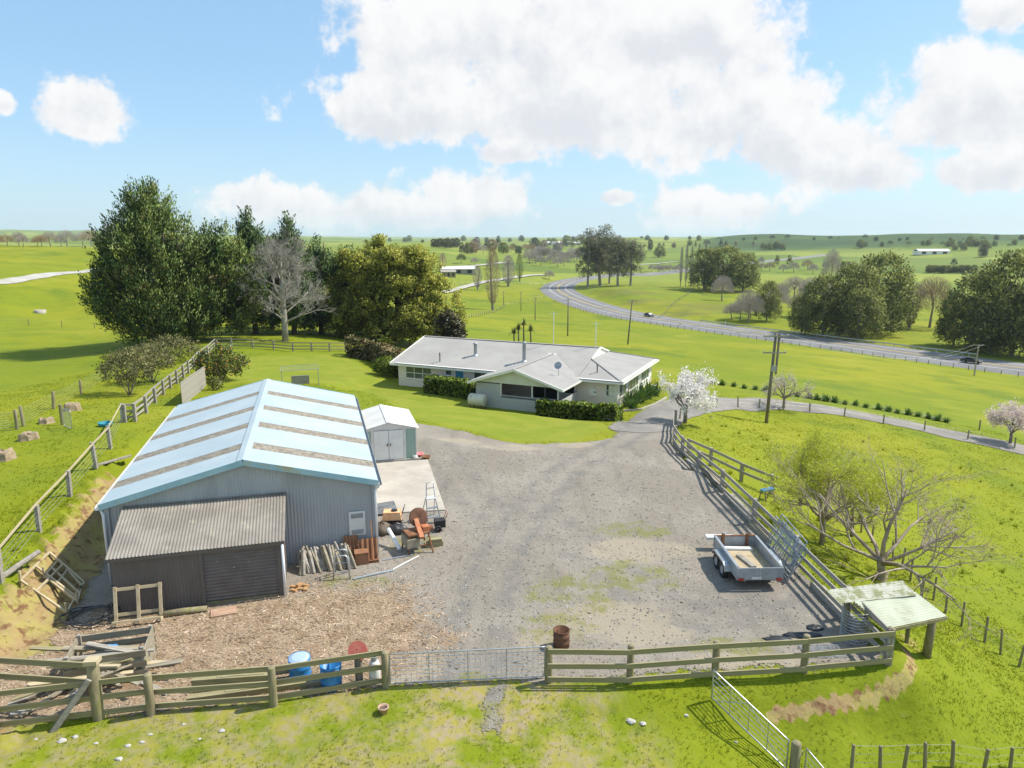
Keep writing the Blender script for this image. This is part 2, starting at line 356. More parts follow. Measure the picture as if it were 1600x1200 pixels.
def grass_color(nb, clay=None, worn=None, lawn=None, far=None, hill=None):
    p = nb.pos()
    big = nb.noise(p, .018, 3, .5); mid = nb.noise(p, .16, 4, .6); fine = nb.noise(p, 2.2, 5, .65)
    c = nb.mix(nb.ss(big, .35, .65), (.165, .207, .008), (.242, .248, .010))
    c = nb.mix(nb.ss(mid, .42, .72, 0, .55), c, (.115, .165, .010))
    c = nb.mix(nb.ss(fine, .5, .8, 0, .5), c, (.21, .26, .03))
    c = nb.mix(nb.ss(fine, .28, .45, .55, 0), c, (.075, .115, .014))
    dry = nb.noise(p, .055, 5, .65); c = nb.mix(nb.ss(dry, .52, .70, 0, .5), c, (.30, .28, .03)); c = nb.mix(nb.ss(nb.noise(p, .04, 5, .6), .54, .70, 0, .65), c, (.09, .145, .012))
    if far is not None:
        vo = NN(nb.nt, 'ShaderNodeTexVoronoi'); nb.put(vo.inputs['Vector'], p); vo.inputs['Scale'].default_value = .0062
        sp = NN(nb.nt, 'ShaderNodeSeparateColor'); nb.nt.links.new(vo.outputs['Color'], sp.inputs[0])
        fc = nb.mix(sp.outputs[0], (.10, .165, .022), (.27, .30, .06)); fc = nb.mix(nb.ss(sp.outputs[1], .7, .75, 0, .7), fc, (.07, .13, .03))
        c = nb.mix(nb.m('MULTIPLY', far, .75), c, fc)
    if hill is not None: c = nb.mix(nb.m('MULTIPLY', hill, .9), c, nb.mix(nb.ss(nb.noise(p, .009, 4, .6), .4, .62), (.03, .062, .018), (.05, .092, .024)))  # cloud shadow on the far hill, put into the pasture colour
    if hill is not None:
        mp = NN(nb.nt, 'ShaderNodeMapping'); nb.put(mp.inputs[0], p); mp.inputs['Scale'].default_value = (.03, .3, .3); st = nb.ss(nb.noise(mp.outputs[0], 1.6, 4, .6), .40, .62)
        c = nb.mix(nb.m('MULTIPLY', nb.attr('terrace'), nb.m('ADD', .25, nb.m('MULTIPLY', st, .6))), c, (.15, .135, .04))
    if lawn is not None:
        lw = nb.mix(nb.ss(nb.noise(p, .5, 4, .6), .35, .65), (.18, .225, .02), (.23, .25, .03))
        c = nb.mix(nb.m('MULTIPLY', lawn, .85), c, lw)
    if worn is not None:
        f = nb.m('MULTIPLY', worn, nb.ss(nb.noise(p, .75, 5, .65), .36, .6))
        c = nb.mix(nb.m('MULTIPLY', f, .85), c, nb.mix(nb.ss(nb.noise(p, 4, 4), .4, .6), (.30, .26, .06), (.31, .25, .15)))
    if clay is not None:
        f = nb.ss(nb.m('ADD', clay, nb.m('MULTIPLY', nb.m('SUBTRACT', nb.noise(p, 1.6, 6, .65), .5), 1.3)), .42, .62)
        k = nb.mix(nb.ss(nb.noise(p, .9, 5), .38, .62), (.31, .215, .105), (.33, .28, .09))
        k = nb.mix(nb.ss(nb.noise(p, 2.7, 5), .5, .64), k, (.17, .09, .045)); k = nb.mix(nb.ss(nb.noise(p, 6, 5, .7), .5, .7, 0, .7), k, (.34, .27, .15))
        c = nb.mix(f, c, k)
    return c
def grass_mat(name, attrs, bump=.05):
    m = bpy.data.materials.new(name); m.use_nodes = True; nt = m.node_tree; nt.nodes.clear(); nb = NB(nt)
    out = NN(nt, 'ShaderNodeOutputMaterial'); b = NN(nt, 'ShaderNodeBsdfPrincipled'); b.inputs['Roughness'].default_value = .9; b.inputs['Specular IOR Level'].default_value = .15
    c = grass_color(nb, *[nb.attr(a) if a else None for a in attrs])
    if not attrs[0]:
        ri = NN(nt, 'ShaderNodeNewGeometry').outputs['Random Per Island']
        hs = NN(nt, 'ShaderNodeHueSaturation'); nb.put(hs.inputs['Color'], c); nb.put(hs.inputs['Value'], nb.m('ADD', nb.m('MULTIPLY', ri, .6), 1.0)); c = hs.outputs[0]
        t = NN(nt, 'ShaderNodeBsdfTranslucent'); nb.put(t.inputs[0], c); mx = NN(nt, 'ShaderNodeMixShader'); mx.inputs[0].default_value = .35
        nb.put(b.inputs['Base Color'], c); nt.links.new(b.outputs[0], mx.inputs[1]); nt.links.new(t.outputs[0], mx.inputs[2]); nt.links.new(mx.outputs[0], out.inputs[0])
        return m
    nb.put(b.inputs['Base Color'], c)
    p = nb.pos(); bm = NN(nt, 'ShaderNodeBump'); bm.inputs['Distance'].default_value = bump; bm.inputs['Strength'].default_value = 1
    nb.put(bm.inputs['Height'], nb.m('ADD', nb.noise(p, 3.2, 6, .7), nb.m('MULTIPLY', nb.noise(p, .5, 4, .6), 3))); nt.links.new(bm.outputs[0], b.inputs['Normal'])
    nt.links.new(b.outputs[0], out.inputs[0]); return m
def set_attr(me, name, vals):
    a = me.attributes.new(name, 'FLOAT', 'POINT'); a.data.foreach_set('value', np.asarray(vals, np.float32))

# ground sheet: rings that widen with distance
aa = np.concatenate([np.linspace(-180, -46, 40, endpoint=False), np.linspace(-46, 46, 470, endpoint=False), np.linspace(46, 180, 41)])
rr = np.concatenate([[.5, 3, 6, 9], np.geomspace(11, 9000, 520)])
AA, RR = np.meshgrid(R(1) * aa, rr); gx = (RR * np.sin(AA)).ravel(); gy = (RR * np.cos(AA)).ravel(); gz = height(gx, gy)
nA, nR = len(aa), len(rr); idx = np.arange(nA * nR).reshape(nR, nA)
q = np.stack([idx[:-1, :-1], idx[1:, :-1], idx[1:, 1:], idx[:-1, 1:]], -1).reshape(-1, 4)[:, ::-1]
me = np_mesh('ground', np.stack([gx, gy, gz], -1), q, True)
db, _ = seg_dist(gx, gy, [(-14.6, 15.8), (-15.0, 21.2), (-15.8, 24.2), (-20.2, 41)])
sdF = sdf_poly(gx, gy, FLAT)
clay = np.where(sdF < .6, 1, 0) * (1 - sstep(db, 1.0, 2.7)) * sstep(gx, -19.9, -19.2) * .74
clay = np.maximum(clay, (1 - sstep(np.hypot(gx + 15.6, (gy - 19.0)), 1.2, 3.6)) * .85 * (sdF < .4))
clay = np.maximum(clay, (1 - sstep(seg_dist(gx, gy, PATH)[0], .05, .27)) * .95)
xs_, ys_ = G2(1415, 1000); clay = np.maximum(clay, (1 - sstep(np.hypot(gx - xs_, gy - ys_), .3, 1.1)) * .55)
d2, _ = seg_dist(gx, gy, [(4.5, 17.9), (11.2, 18.9), (11.9, 20.5)]); clay = np.maximum(clay, (1 - sstep(d2, .1, .6)) * .14)
for px, py, rd in ((1480, 1075, 1.1), (1350, 1120, .8), (1420, 1130, .6), (1540, 1150, .7)):
    xs_, ys_ = G2(px, py); clay = np.maximum(clay, (1 - sstep(np.hypot(gx - xs_, gy - ys_), .2, rd)) * .30)
set_attr(me, 'clay', clay)
set_attr(me, 'worn', (1 - sstep(gy + np.maximum(gx - 2, 0) * 1.2, 17.2, 20)) * sstep(gy, 6, 9) * .9 * (1 - sstep(gx, 2, 7)) + .6 * (1 - sstep(seg_dist(gx, gy, TRACK)[0], .5, 2.4)) * (gy < 18.5))
set_attr(me, 'lawn', sstep(sdf_poly(gx, gy, LAWN), -.5, 1.0)); gr_, gb_ = np.hypot(gx, gy), np.degrees(np.arctan2(gx, gy)); set_attr(me, 'far', sstep(gr_, 300, 600)); tr_ = np.zeros(len(gx))
for px, py, rx, ry in ((1120, 480, 34, 26), (985, 456, 22, 22), (1060, 492, 20, 10), (1010, 470, 18, 10)):
    cx, cy = G2(px, py); tr_ = np.maximum(tr_, 1 - sstep(np.hypot((gx - cx) / rx, (gy - cy) / ry), .3, 1))
set_attr(me, 'terrace', tr_); set_attr(me, 'hill', sstep(gr_, 1130, 1330) * (1 - sstep(gr_, 1900, 2300)) * sstep(gb_, 13.5, 16))  # hill mask: where the cloud shadow is painted on the far ridge
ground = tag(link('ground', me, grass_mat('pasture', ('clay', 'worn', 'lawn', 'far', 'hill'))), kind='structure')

# ------------------------------------------------------------------ gravel yard, driveway
def sheet(name, sdf, x0, x1, y0, y1, step, dz, mat, extra=None, margin=.8):
    X, Y = np.meshgrid(np.arange(x0, x1, step), np.arange(y0, y1, step)); s = sdf(X.ravel(), Y.ravel()).reshape(X.shape)
    keep = s > -margin; idx = -np.ones(X.shape, int)
    kq = keep[:-1, :-1] & keep[1:, :-1] & keep[1:, 1:] & keep[:-1, 1:]
    used = np.zeros(X.shape, bool)
    for a, b in ((0, 0), (1, 0), (1, 1), (0, 1)): used[a:X.shape[0] - 1 + a, b:X.shape[1] - 1 + b] |= kq
    idx[used] = np.arange(used.sum()); x, y = X[used], Y[used]
    V = np.stack([x, y, height(x, y) + dz], -1)
    Fq = np.stack([idx[:-1, :-1][kq], idx[:-1, 1:][kq], idx[1:, 1:][kq], idx[1:, :-1][kq]], -1)
    me = np_mesh(name, V, Fq, True); set_attr(me, 'edge', s[used])
    if extra:
        for k, f in extra.items(): set_attr(me, k, f(x, y))
    return tag(link(name, me, mat), kind='structure')
def gravel_mat(name, base1, base2, yard=True, ragged=.7):
    m = bpy.data.materials.new(name); m.use_nodes = True; nt = m.node_tree; nt.nodes.clear(); nb = NB(nt); p = nb.pos()
    out = NN(nt, 'ShaderNodeOutputMaterial'); b = NN(nt, 'ShaderNodeBsdfPrincipled'); b.inputs['Roughness'].default_value = .95; b.inputs['Specular IOR Level'].default_value = .2
    c = nb.mix(nb.ss(nb.noise(p, .22, 5, .6), .35, .65), base1, base2)
    vo = NN(nt, 'ShaderNodeTexVoronoi'); nb.put(vo.inputs['Vector'], p); vo.inputs['Scale'].default_value = 30
    sp = NN(nt, 'ShaderNodeSeparateColor'); nt.links.new(vo.outputs['Color'], sp.inputs[0])
    c = nb.mix(.26, c, nb.mix(sp.outputs[0], tuple(v * .5 for v in base1), tuple(min(1, v * 1.6) for v in base2)))
    st = NN(nt, 'ShaderNodeMapping'); nb.put(st.inputs[0], p); st.inputs['Rotation'].default_value = (0, 0, .12); st.inputs['Scale'].default_value = (1.1, .12, 1)
    c = nb.mix(nb.ss(nb.noise(st.outputs[0], 1.0, 4, .6), .52, .72, 0, .4), c, tuple(v * .62 for v in base1))
    if yard:
        c = nb.mix(nb.m('MULTIPLY', nb.attr('rut'), nb.ss(nb.noise(p, .9, 6, .7), .34, .6, 0, .8)), c, (.175, .165, .152))
        ft = nb.m('ADD', nb.attr('tan'), nb.m('MULTIPLY', nb.m('SUBTRACT', nb.noise(p, .55, 7, .72), .5), 2.4)); c = nb.mix(nb.m('MULTIPLY', nb.ss(ft, .45, 1.0), .62), c, (.37, .315, .225))
        ms = nb.ss(nb.m('ADD', nb.m('MULTIPLY', nb.attr('moss'), .6), nb.m('MULTIPLY', nb.m('SUBTRACT', nb.noise(p, 1.1, 7, .75), .5), 2.0)), .42, .8)
        c = nb.mix(nb.m('MULTIPLY', ms, .75), c, (.19, .19, .045))
        bk = nb.mix(nb.ss(nb.noise(p, 1.4, 5, .6), .35, .65), (.25, .17, .10), (.34, .25, .165))
        bk = nb.mix(nb.ss(nb.noise(p, 13, 4, .7), .5, .68), bk, (.44, .36, .27)); bk = nb.mix(nb.ss(nb.noise(p, 9, 4, .7), .32, .45, .7, 0), bk, (.075, .045, .025))
        f = nb.ss(nb.m('ADD', nb.attr('bark'), nb.m('MULTIPLY', nb.m('SUBTRACT', nb.noise(p, 1.2, 6, .7), .5), 1.6)), .35, .75)
        c = nb.mix(f, c, bk)
    nb.put(b.inputs['Base Color'], c)
    bm = NN(nt, 'ShaderNodeBump'); bm.inputs['Distance'].default_value = .03; nb.put(bm.inputs['Height'], nb.m('ADD', nb.noise(p, 22, 4, .7), nb.m('MULTIPLY', nb.noise(p, 1.5, 4), 2))); nt.links.new(bm.outputs[0], b.inputs['Normal'])
    tr = NN(nt, 'ShaderNodeBsdfTransparent'); mx = NN(nt, 'ShaderNodeMixShader')
    e = nb.m('ADD', nb.attr('edge'), nb.m('ADD', nb.m('MULTIPLY', nb.m('SUBTRACT', nb.noise(p, 1.3, 5, .7), .5), ragged * 2.2), nb.m('MULTIPLY', nb.m('SUBTRACT', nb.noise(p, 12, 3, .6), .5), ragged)))
    nb.put(mx.inputs[0], nb.ss(e, -.05, .12)); nt.links.new(tr.outputs[0], mx.inputs[1]); nt.links.new(b.outputs[0], mx.inputs[2]); nt.links.new(mx.outputs[0], out.inputs[0]); return m
def ell(x, y, px, py, rx, ry):
    cx, cy = G2(px, py); return 1 - sstep(np.hypot((x - cx) / rx, (y - cy) / ry), .35, 1.0)
def f_tan(x, y):
    o = np.zeros(len(x))
    for e in ((950, 965, 3.2, 1.9), (1010, 990, 2.4, 1.3), (800, 700, 3.5, 1.6), (850, 1000, 1.5, 1), (720, 690, 2.5, 1), (1000, 860, 4, 2), (900, 695, 1.8, 1.5), (620, 1040, 2.5, 1.2), (1160, 1035, 3.0, .8)): o = np.maximum(o, ell(x, y, *e))
    return o
def f_moss(x, y):
    o = np.full(len(x), .10)
    for e in ((890, 930, 3, 3), (870, 980, 2.4, 2), (990, 900, 3, 2.5), (990, 830, 3, 2), (560, 910, 2.6, 1.2), (650, 850, 2, 2), (1150, 1010, 3, 1), (730, 1075, 2.5, 1.4), (760, 1120, 2, 2), (500, 940, 2, 1)): o = np.maximum(o, ell(x, y, *e))
    return o
RUT = [G2(*p) for p in ((735, 1066), (745, 980), (775, 880), (830, 790), (900, 725), (985, 682), (1040, 650))]
def f_rut(x, y):
    d, _ = seg_dist(x, y, RUT); d2, _ = seg_dist(x, y, [G2(*p) for p in ((830, 790), (900, 850), (1060, 960), (1250, 950))]); d3, _ = seg_dist(x, y, [G2(*p) for p in ((680, 690), (720, 760), (800, 830))])
    return np.maximum(np.maximum(np.maximum(.9 * ell(x, y, 1190, 948, 4.2, 2.4), np.exp(-((d - .75) / .38) ** 2)) , .8 * np.exp(-((d2 - .75) / .4) ** 2)), .7 * np.exp(-((d3 - .75) / .45) ** 2))
gm = gravel_mat('yard_gravel', (.225, .195, .16), (.295, .262, .22))
sheet('gravel_yard', yard_sdf, -18, 13, 10.5, 56, .28, .02, gm, {'bark': lambda x, y: sstep(sdf_poly(x, y, BARK), -2.8, 2.2), 'tan': f_tan, 'moss': f_moss, 'rut': f_rut})
sheet('driveway', drive_sdf, 6, 100, 45, 85, .4, .045, gravel_mat('driveway_gravel', (.20, .185, .165), (.27, .25, .225), False, .35), margin=.6)

# ------------------------------------------------------------------ highway with markings, farm track
def strip(pts, zs, offs, dz, step=3.0):
    P = np.array(pts, float); 
    # Catmull-Rom
    out = []; zo = []
    for i in range(len(P) - 1):
        p0, p1, p2, p3 = P[max(i - 1, 0)], P[i], P[i + 1], P[min(i + 2, len(P) - 1)]
        n = max(2, int(np.linalg.norm(p2 - p1) / step))
        for t in np.linspace(0, 1, n, endpoint=(i == len(P) - 2)):
            out.append(.5 * (2 * p1 + (p2 - p0) * t + (2 * p0 - 5 * p1 + 4 * p2 - p3) * t * t + (3 * p1 - p0 - 3 * p2 + p3) * t ** 3))
            zo.append(None if zs is None else zs[i] + (zs[i + 1] - zs[i]) * t)
    C = np.array(out); T = np.gradient(C, axis=0); T /= np.linalg.norm(T, axis=1)[:, None]; N = np.stack([T[:, 1], -T[:, 0]], -1)
    rows = []
    for o in offs:
        q = C + N * o; z = height(q[:, 0], q[:, 1]) if zs is None else np.array(zo, float)
        rows.append(np.column_stack([q, z + dz]))
    return np.stack(rows, 1), C, N, np.array(zo, float) if zs is not None else None
def strip_mesh(name, G_, sel=None):
    n, k, _ = G_.shape; idx = np.arange(n * k).reshape(n, k)
    f = np.stack([idx[:-1, :-1], idx[:-1, 1:], idx[1:, 1:], idx[1:, :-1]], -1)
    f = f[sel[:-1]] if sel is not None else f
    return np_mesh(name, G_.reshape(-1, 3), f.reshape(-1, 4)[:, ::-1])
asph = MAT('asphalt', (.155, .15, .155), (.20, .195, .195), .12, .9, world=True, c3=(.12, .115, .115), s3=.6)
white = MAT('road_paint_white', (.75, .75, .72), rough=.7); yellow = MAT('road_paint_yellow', (.70, .48, .08), rough=.7)
g_, HC, HN, HZ = strip(HW, HWZ, [-10.5, -8.2, -8.1, -3, 0, 3, 8.1, 8.2, 10.5], .30)
g_[:, 0, 2] -= .35; g_[:, -1, 2] -= .35
hwy = tag(link('highway', strip_mesh('highway', g_), asph), kind='structure')
for off, mt, dash in ((-4.7, white, 0), (4.7, white, 0), (-.16, yellow, 0), (.16, yellow, 0)):
    wd = .11 if mt is yellow else .12
    g_, *_ = strip(HW, HWZ, [off - wd, off + wd], .335)
    link('road_marking', strip_mesh('road_marking', g_), mt, hwy)
TR1 = [atz(px, py, z)[:2] for px, py, z in ((-250, 452, 1.5), (-100, 446, 2.2), (0, 438, 3.0), (60, 431, 3.2), (150, 421, 3.5), (220, 412, 4))]
g_, *_ = strip(TR1, None, [-2, 0, 2], .12, 2); farm = tag(link('farm_track', strip_mesh('farm_track', g_), MAT('limestone_track', (.45, .43, .38), (.34, .32, .26), .3, world=True)), kind='structure')
for pts in ([(690, 458), (730, 448), (790, 436), (850, 430)], [(1000, 414), (1030, 412), (1060, 409)], [(700, 418), (760, 414), (800, 411)]):
    g_, *_ = strip([G2(*p) for p in pts], None, [-2.5, 0, 2.5], .5, 4); c = tag(link('farm_track', strip_mesh('farm_track', g_), farm.data.materials[0]), kind='structure')
# ------------------------------------------------------------------ foliage tools
def unit(v): return v / (np.linalg.norm(v, axis=-1, keepdims=True) + 1e-9)
def leaves_me(name, P, A, size, aspect=.5, rg=rng, jit=.35):
    """rhombic leaf faces at P, long axis A"""
    n = len(P); Nr = A[:, 3:6] if A.shape[1] >= 6 else None; tone = A[:, 6] if A.shape[1] == 7 else None; A = unit(A[:, :3] + rg.normal(0, jit, (n, 3))); B = unit(np.cross(A, rg.normal(0, 1, (n, 3))))
    s = (size * rg.uniform(.6, 1.35, n))[:, None]; a = A * s * .5; b = B * s * .5 * aspect
    V = np.stack([P - a, P + b, P + a, P - b], 1).reshape(-1, 3)
    me = np_mesh(name, V, np.arange(4 * n).reshape(n, 4), Nr is not None)
    if Nr is not None: me.normals_split_custom_set_from_vertices(np.repeat(unit(Nr + rg.normal(0, .32, Nr.shape)), 4, 0))
    if tone is not None: set_attr(me, 'tone', np.repeat(tone, 4))
    return me
def blob_pts(blobs, nclump, nleaf, sig, rg, shell=.78, up=.25, zmin=None):
    """clumps on the surface of ellipsoids, leaves round each clump"""
    vol = np.array([b[3] * b[4] + b[4] * b[5] + b[3] * b[5] for b in blobs]); pr = vol / vol.sum()
    k = rg.choice(len(blobs), nclump, p=pr); B = np.array(blobs)[k]
    d = unit(rg.normal(0, 1, (nclump, 3))); d[:, 2] = np.where(d[:, 2] < -.8, -d[:, 2], d[:, 2])
    c = B[:, :3] + d * B[:, 3:6] * (shell + (1 - shell) * rg.uniform(0, 1.25, (nclump, 1)))
    P = np.repeat(c, nleaf, 0); D = np.repeat(d, nleaf, 0)
    o = np.clip(rg.normal(0, 1, P.shape), -1.7, 1.7) * sig; P = P + o
    A = np.concatenate([unit(D * .6 + unit(o) * .9 + np.array((0, 0, up))), unit(unit(o) * .75 + D * .7 + np.array((0, 0, .25))), np.repeat(rg.random((nclump, 1)), nleaf, 0)], 1)
    if zmin is not None: k = P[:, 2] > zmin; P, A = P[k], A[k]
    return P, A
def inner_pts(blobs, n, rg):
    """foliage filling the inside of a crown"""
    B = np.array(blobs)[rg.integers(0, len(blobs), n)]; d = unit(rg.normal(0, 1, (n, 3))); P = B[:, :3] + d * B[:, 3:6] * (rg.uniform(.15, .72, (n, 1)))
    return P, np.concatenate([unit(rg.normal(0, 1, (n, 3))), d, rg.random((n, 1)) * .5], 1)  # inner leaves take only the darker tones; added to block light in the crown
class Bare:
    """branching skeleton"""
    def __init__(s, seed): s.r = random.Random(seed); s.mb = MB(); s.tips = []; s.tw = []
    def grow(s, p, d, L, rad, lev, maxlev, spread=.7, up=.15, kids=(3, 5), wig=.14, sides=(7, 5, 4, 3, 3, 3), ratio=.66, segs=4):
        r = s.r; pts = [Vector(p)]; rads = [rad]; dirs = [Vector(d)]; d = Vector(d).normalized()
        for i in range(segs):
            d = (d + Vector((r.gauss(0, wig), r.gauss(0, wig), r.gauss(0, wig) + up * .3))).normalized()
            pts.append(pts[-1] + d * L / segs); rads.append(rad * (1 - .62 * (i + 1) / segs)); dirs.append(d.copy())
        s.mb.tube(pts, rads, sides[min(lev, 5)], caps=(lev < 2))
        if lev >= maxlev:
            s.tips += [(q, dd) for q, dd in zip(pts[1:], dirs[1:])]; return
        if lev >= maxlev - 1: s.tips += [(q, dd) for q, dd in zip(pts[2:], dirs[2:])]
        n = r.randint(*kids)
        for j in range(n):
            t = r.uniform(.35, 1.0) if lev else r.uniform(.45, 1.0)
            i = min(int(t * segs), segs - 1); f = t * segs - i
            q = pts[i].lerp(pts[i + 1], f); rr = rads[i] + (rads[i + 1] - rads[i]) * f
            az = r.uniform(0, 6.283); b = dirs[i + 1]; o = b.orthogonal().normalized(); o.rotate(Matrix.Rotation(az, 3, b))
            nd = (b + o * spread * r.uniform(.6, 1.5) + Vector((0, 0, up))).normalized()
            s.grow(q, nd, L * ratio * r.uniform(.7, 1.2), rr * .68, lev + 1, maxlev, spread, up, kids, wig, sides, ratio, segs)
    def tip_pts(s, n, sig, rg):
        T = np.array([list(t[0]) + list(t[1]) for t in s.tips]); k = rg.integers(0, len(T), n)
        return T[k, :3] + rg.normal(0, sig, (n, 3)), T[k, 3:]

bark_dark = MAT('bark_dark', (.09, .07, .05), (.15, .12, .09), 3, bump=.02)
bark_grey = MAT('bark_grey', (.26, .23, .20), (.40, .37, .33), 2, bump=.01)
bark_mid = MAT('bark_mid', (.17, .13, .11), (.27, .22, .19), 3, bump=.01)
L_con = MAT('cypress_foliage', (.05, .12, .028), (.24, .31, .06), .55, .7, island=.35, transl=.22, c3=(.24, .19, .05), s3=.4, lo3=.55, hi3=.68, tone=.6)
L_con2 = MAT('dark_cypress_foliage', (.05, .11, .035), (.14, .22, .055), .5, .7, island=.3, transl=.2, tone=.6)
L_rnd = MAT('evergreen_foliage', (.24, .29, .04), (.62, .60, .11), .6, .6, island=.35, transl=.42, lo=.38, hi=.62, tone=.6)
L_mag = MAT('magnolia_foliage', (.06, .07, .03), (.13, .11, .045), .8, .45, island=.4, transl=.15, tone=.6)
L_hedge = MAT('clipped_hedge_foliage', (.13, .22, .02), (.25, .33, .03), 1.2, .6, island=.35, transl=.3)
L_hedge2 = MAT('old_hedge_foliage', (.13, .15, .045), (.32, .22, .10), .8, .7, island=.35, transl=.2)
L_bush = MAT('grey_bush_foliage', (.17, .18, .06), (.30, .28, .12), 1.3, .7, island=.35, transl=.3, tone=.6)
L_citrus = MAT('citrus_foliage', (.085, .12, .025), (.17, .19, .04), 1.5, .5, island=.35, transl=.2, tone=.6)
L_flax = MAT('flax_leaf', (.05, .12, .02), (.12, .19, .03), 2, .5, island=.35, transl=.25)
L_gum = MAT('gum_foliage', (.14, .155, .10), (.27, .26, .16), .12, .7, island=.35, transl=.4, world=True, tone=.6)
L_dark = MAT('shelterbelt_foliage', (.12, .17, .045), (.34, .36, .095), .16, .7, island=.4, transl=.4, world=True, tone=.6)
L_far = MAT('far_tree_foliage', (.07, .095, .035), (.13, .135, .05), .05, .8, island=.35, world=True, tone=.6)
L_twig = MAT('grey_twigs', (.34, .29, .26), (.43, .37, .34), .1, .9, island=.25, world=True)
L_twig2 = MAT('brown_twigs', (.34, .25, .16), (.42, .32, .2), .1, .9, island=.25, world=True)
L_blos = MAT('white_blossom', (.82, .76, .74), (.86, .84, .80), 2, .7, island=.1, transl=.3)
L_blos2 = MAT('pink_blossom', (.72, .58, .53), (.80, .71, .66), 2, .7, island=.15, transl=.3)
L_will = MAT('willow_shoots', (.42, .46, .03), (.54, .56, .07), 1.5, .7, island=.25, transl=.35)
L_orange = MAT('orange_fruit', (.75, .30, .03), rough=.4)

bark_pale = MAT('bark_pale', (.28, .22, .17), (.40, .33, .27), 3, bump=.01)
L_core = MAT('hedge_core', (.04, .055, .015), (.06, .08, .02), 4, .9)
def tree(name, label, cat, loc, trunk_me, tmat, crown_me, cmat, rz=0, scale=1, group=None, cname='crown'):
    t = thing(name, label, cat, loc, rz, group)
    if scale != 1: t.scale = (scale,) * 3 if not hasattr(scale, '__len__') else scale
    link('trunk', trunk_me, tmat, t); link(cname, crown_me, cmat, t); return t
def trunk_me(h, r, seed=1, limbs=5, lean=.05, fork=.45, limb_len=.4):
    b = Bare(seed); b.grow((0, 0, -.35), (lean, 0, 1), h, r, 0, 1, .7, .3, (limbs, limbs), .06, ratio=limb_len); return b.mb.me('trunk', True)

# big cypress, made of leaning plumes
def cypress(seed, blobs, nclump, nleaf, sig, size, plume=1.3):
    rg = np.random.default_rng(seed); P, A = blob_pts(blobs, nclump, nleaf, sig, rg, .80, .55)
    # plumes: stretch each clump outwards and up
    n = len(P) // nleaf; c = P.reshape(n, nleaf, 3).mean(1, keepdims=True); Nn = A[:, 3:]; A = A[:, :3]; ax = unit(A.reshape(n, nleaf, 3).mean(1, keepdims=True) + np.array((0, 0, .25)))
    o = P.reshape(n, nleaf, 3) - c; t = (o * ax).sum(-1, keepdims=True); o = o + ax * t * plume
    taper = np.clip(1 - t / (sig * 3.2), .25, 1.3); o = ax * (o * ax).sum(-1, keepdims=True) + (o - ax * (o * ax).sum(-1, keepdims=True)) * taper
    P = (c + o).reshape(-1, 3); A = np.concatenate([unit(A * .5 + np.repeat(ax[:, 0], nleaf, 0)), Nn], 1); k = P[:, 2] > .1
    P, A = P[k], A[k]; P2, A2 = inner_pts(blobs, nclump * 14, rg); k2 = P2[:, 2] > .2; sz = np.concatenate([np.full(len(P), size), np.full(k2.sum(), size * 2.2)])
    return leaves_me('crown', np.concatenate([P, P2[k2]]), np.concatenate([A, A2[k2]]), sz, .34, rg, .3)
bp = G(262, 532)
crown = cypress(11, [(0, 0, 6, 8.8, 8, 6.0), (1.5, -3, 2.8, 6.5, 4.5, 2.8), (-1, 0, 12, 6.8, 6.4, 5.5), (-1.2, 0, 16.8, 3.6, 3.4, 4.0), (6.2, 1, 5.5, 5.6, 5, 5.6), (7.4, 1, 11.0, 3.6, 3.2, 4.6), (-6, -1, 6.5, 4.2, 4, 3.6), (10.2, 2, 7.5, 2.8, 3, 5.2)], 950, 84, .40, .42)
tree('cypress_tree', 'huge dark green cypress tree with rusty patches at the paddock corner', 'tree', bp, trunk_me(14, .8, 3), bark_dark, crown, L_con)
# taller dark cypresses behind the bare tree
for i, (px, Y, h, r, lab) in enumerate(((398, 112, 18.0, 4.2, 'dark pointed cypress just behind the huge rusty cypress'), (458, 114, 17.4, 4.6, 'dark pointed cypress directly behind the leafless tree'), (500, 118, 14.8, 4.4, 'dark cypress between the leafless tree and the round evergreen'), (425, 122, 15, 4, 'dark cypress in the rear row behind the leafless tree'), (545, 122, 14, 4, 'dark cypress peeping over the round evergreen'))):
    x = atY(px, 500, Y)[0]; z = H(x, Y)
    c = cypress(20 + i, [(0, 0, h * .30, r, r, h * .31), (0, 0, h * .62, r * .72, r * .7, h * .27), (0, 0, h * .84, r * .36, r * .36, h * .18)], 280, 70, .36, .42)
    tree('cypress_tree', lab, 'tree', (x, Y, z), trunk_me(h * .8, .45, 30 + i), bark_dark, c, L_con2, group='cypresses behind the garden')
# leafless tree
b = Bare(5); b.mb.tube([(0, 0, -.4), (.05, 0, 3), (0, .1, 7), (.1, 0, 12)], [.5, .42, .3, .08], 8)
for k in range(22):
    z = 2.6 + k * .42; a = k * 2.4; rr_ = .3 * (1 - z / 14); b.grow((.05 * math.cos(a), .05 * math.sin(a), z), (math.cos(a), math.sin(a), .35 + k * .035), 5.4 - k * .13, .17 - k * .004, 1, 4, .62, .10, (4, 6), .12, ratio=.6)
bp = G(446, 533); t = thing('bare_tree', 'tall leafless pale grey tree behind the garden rail fence', 'tree', bp)
me = b.mb.me('trunk', True); link('trunk', me, bark_grey, t)
P, A = b.tip_pts(9000, .18, rng); link('crown', leaves_me('crown', P, A, .75, .035, rng, .5), bark_grey, t)
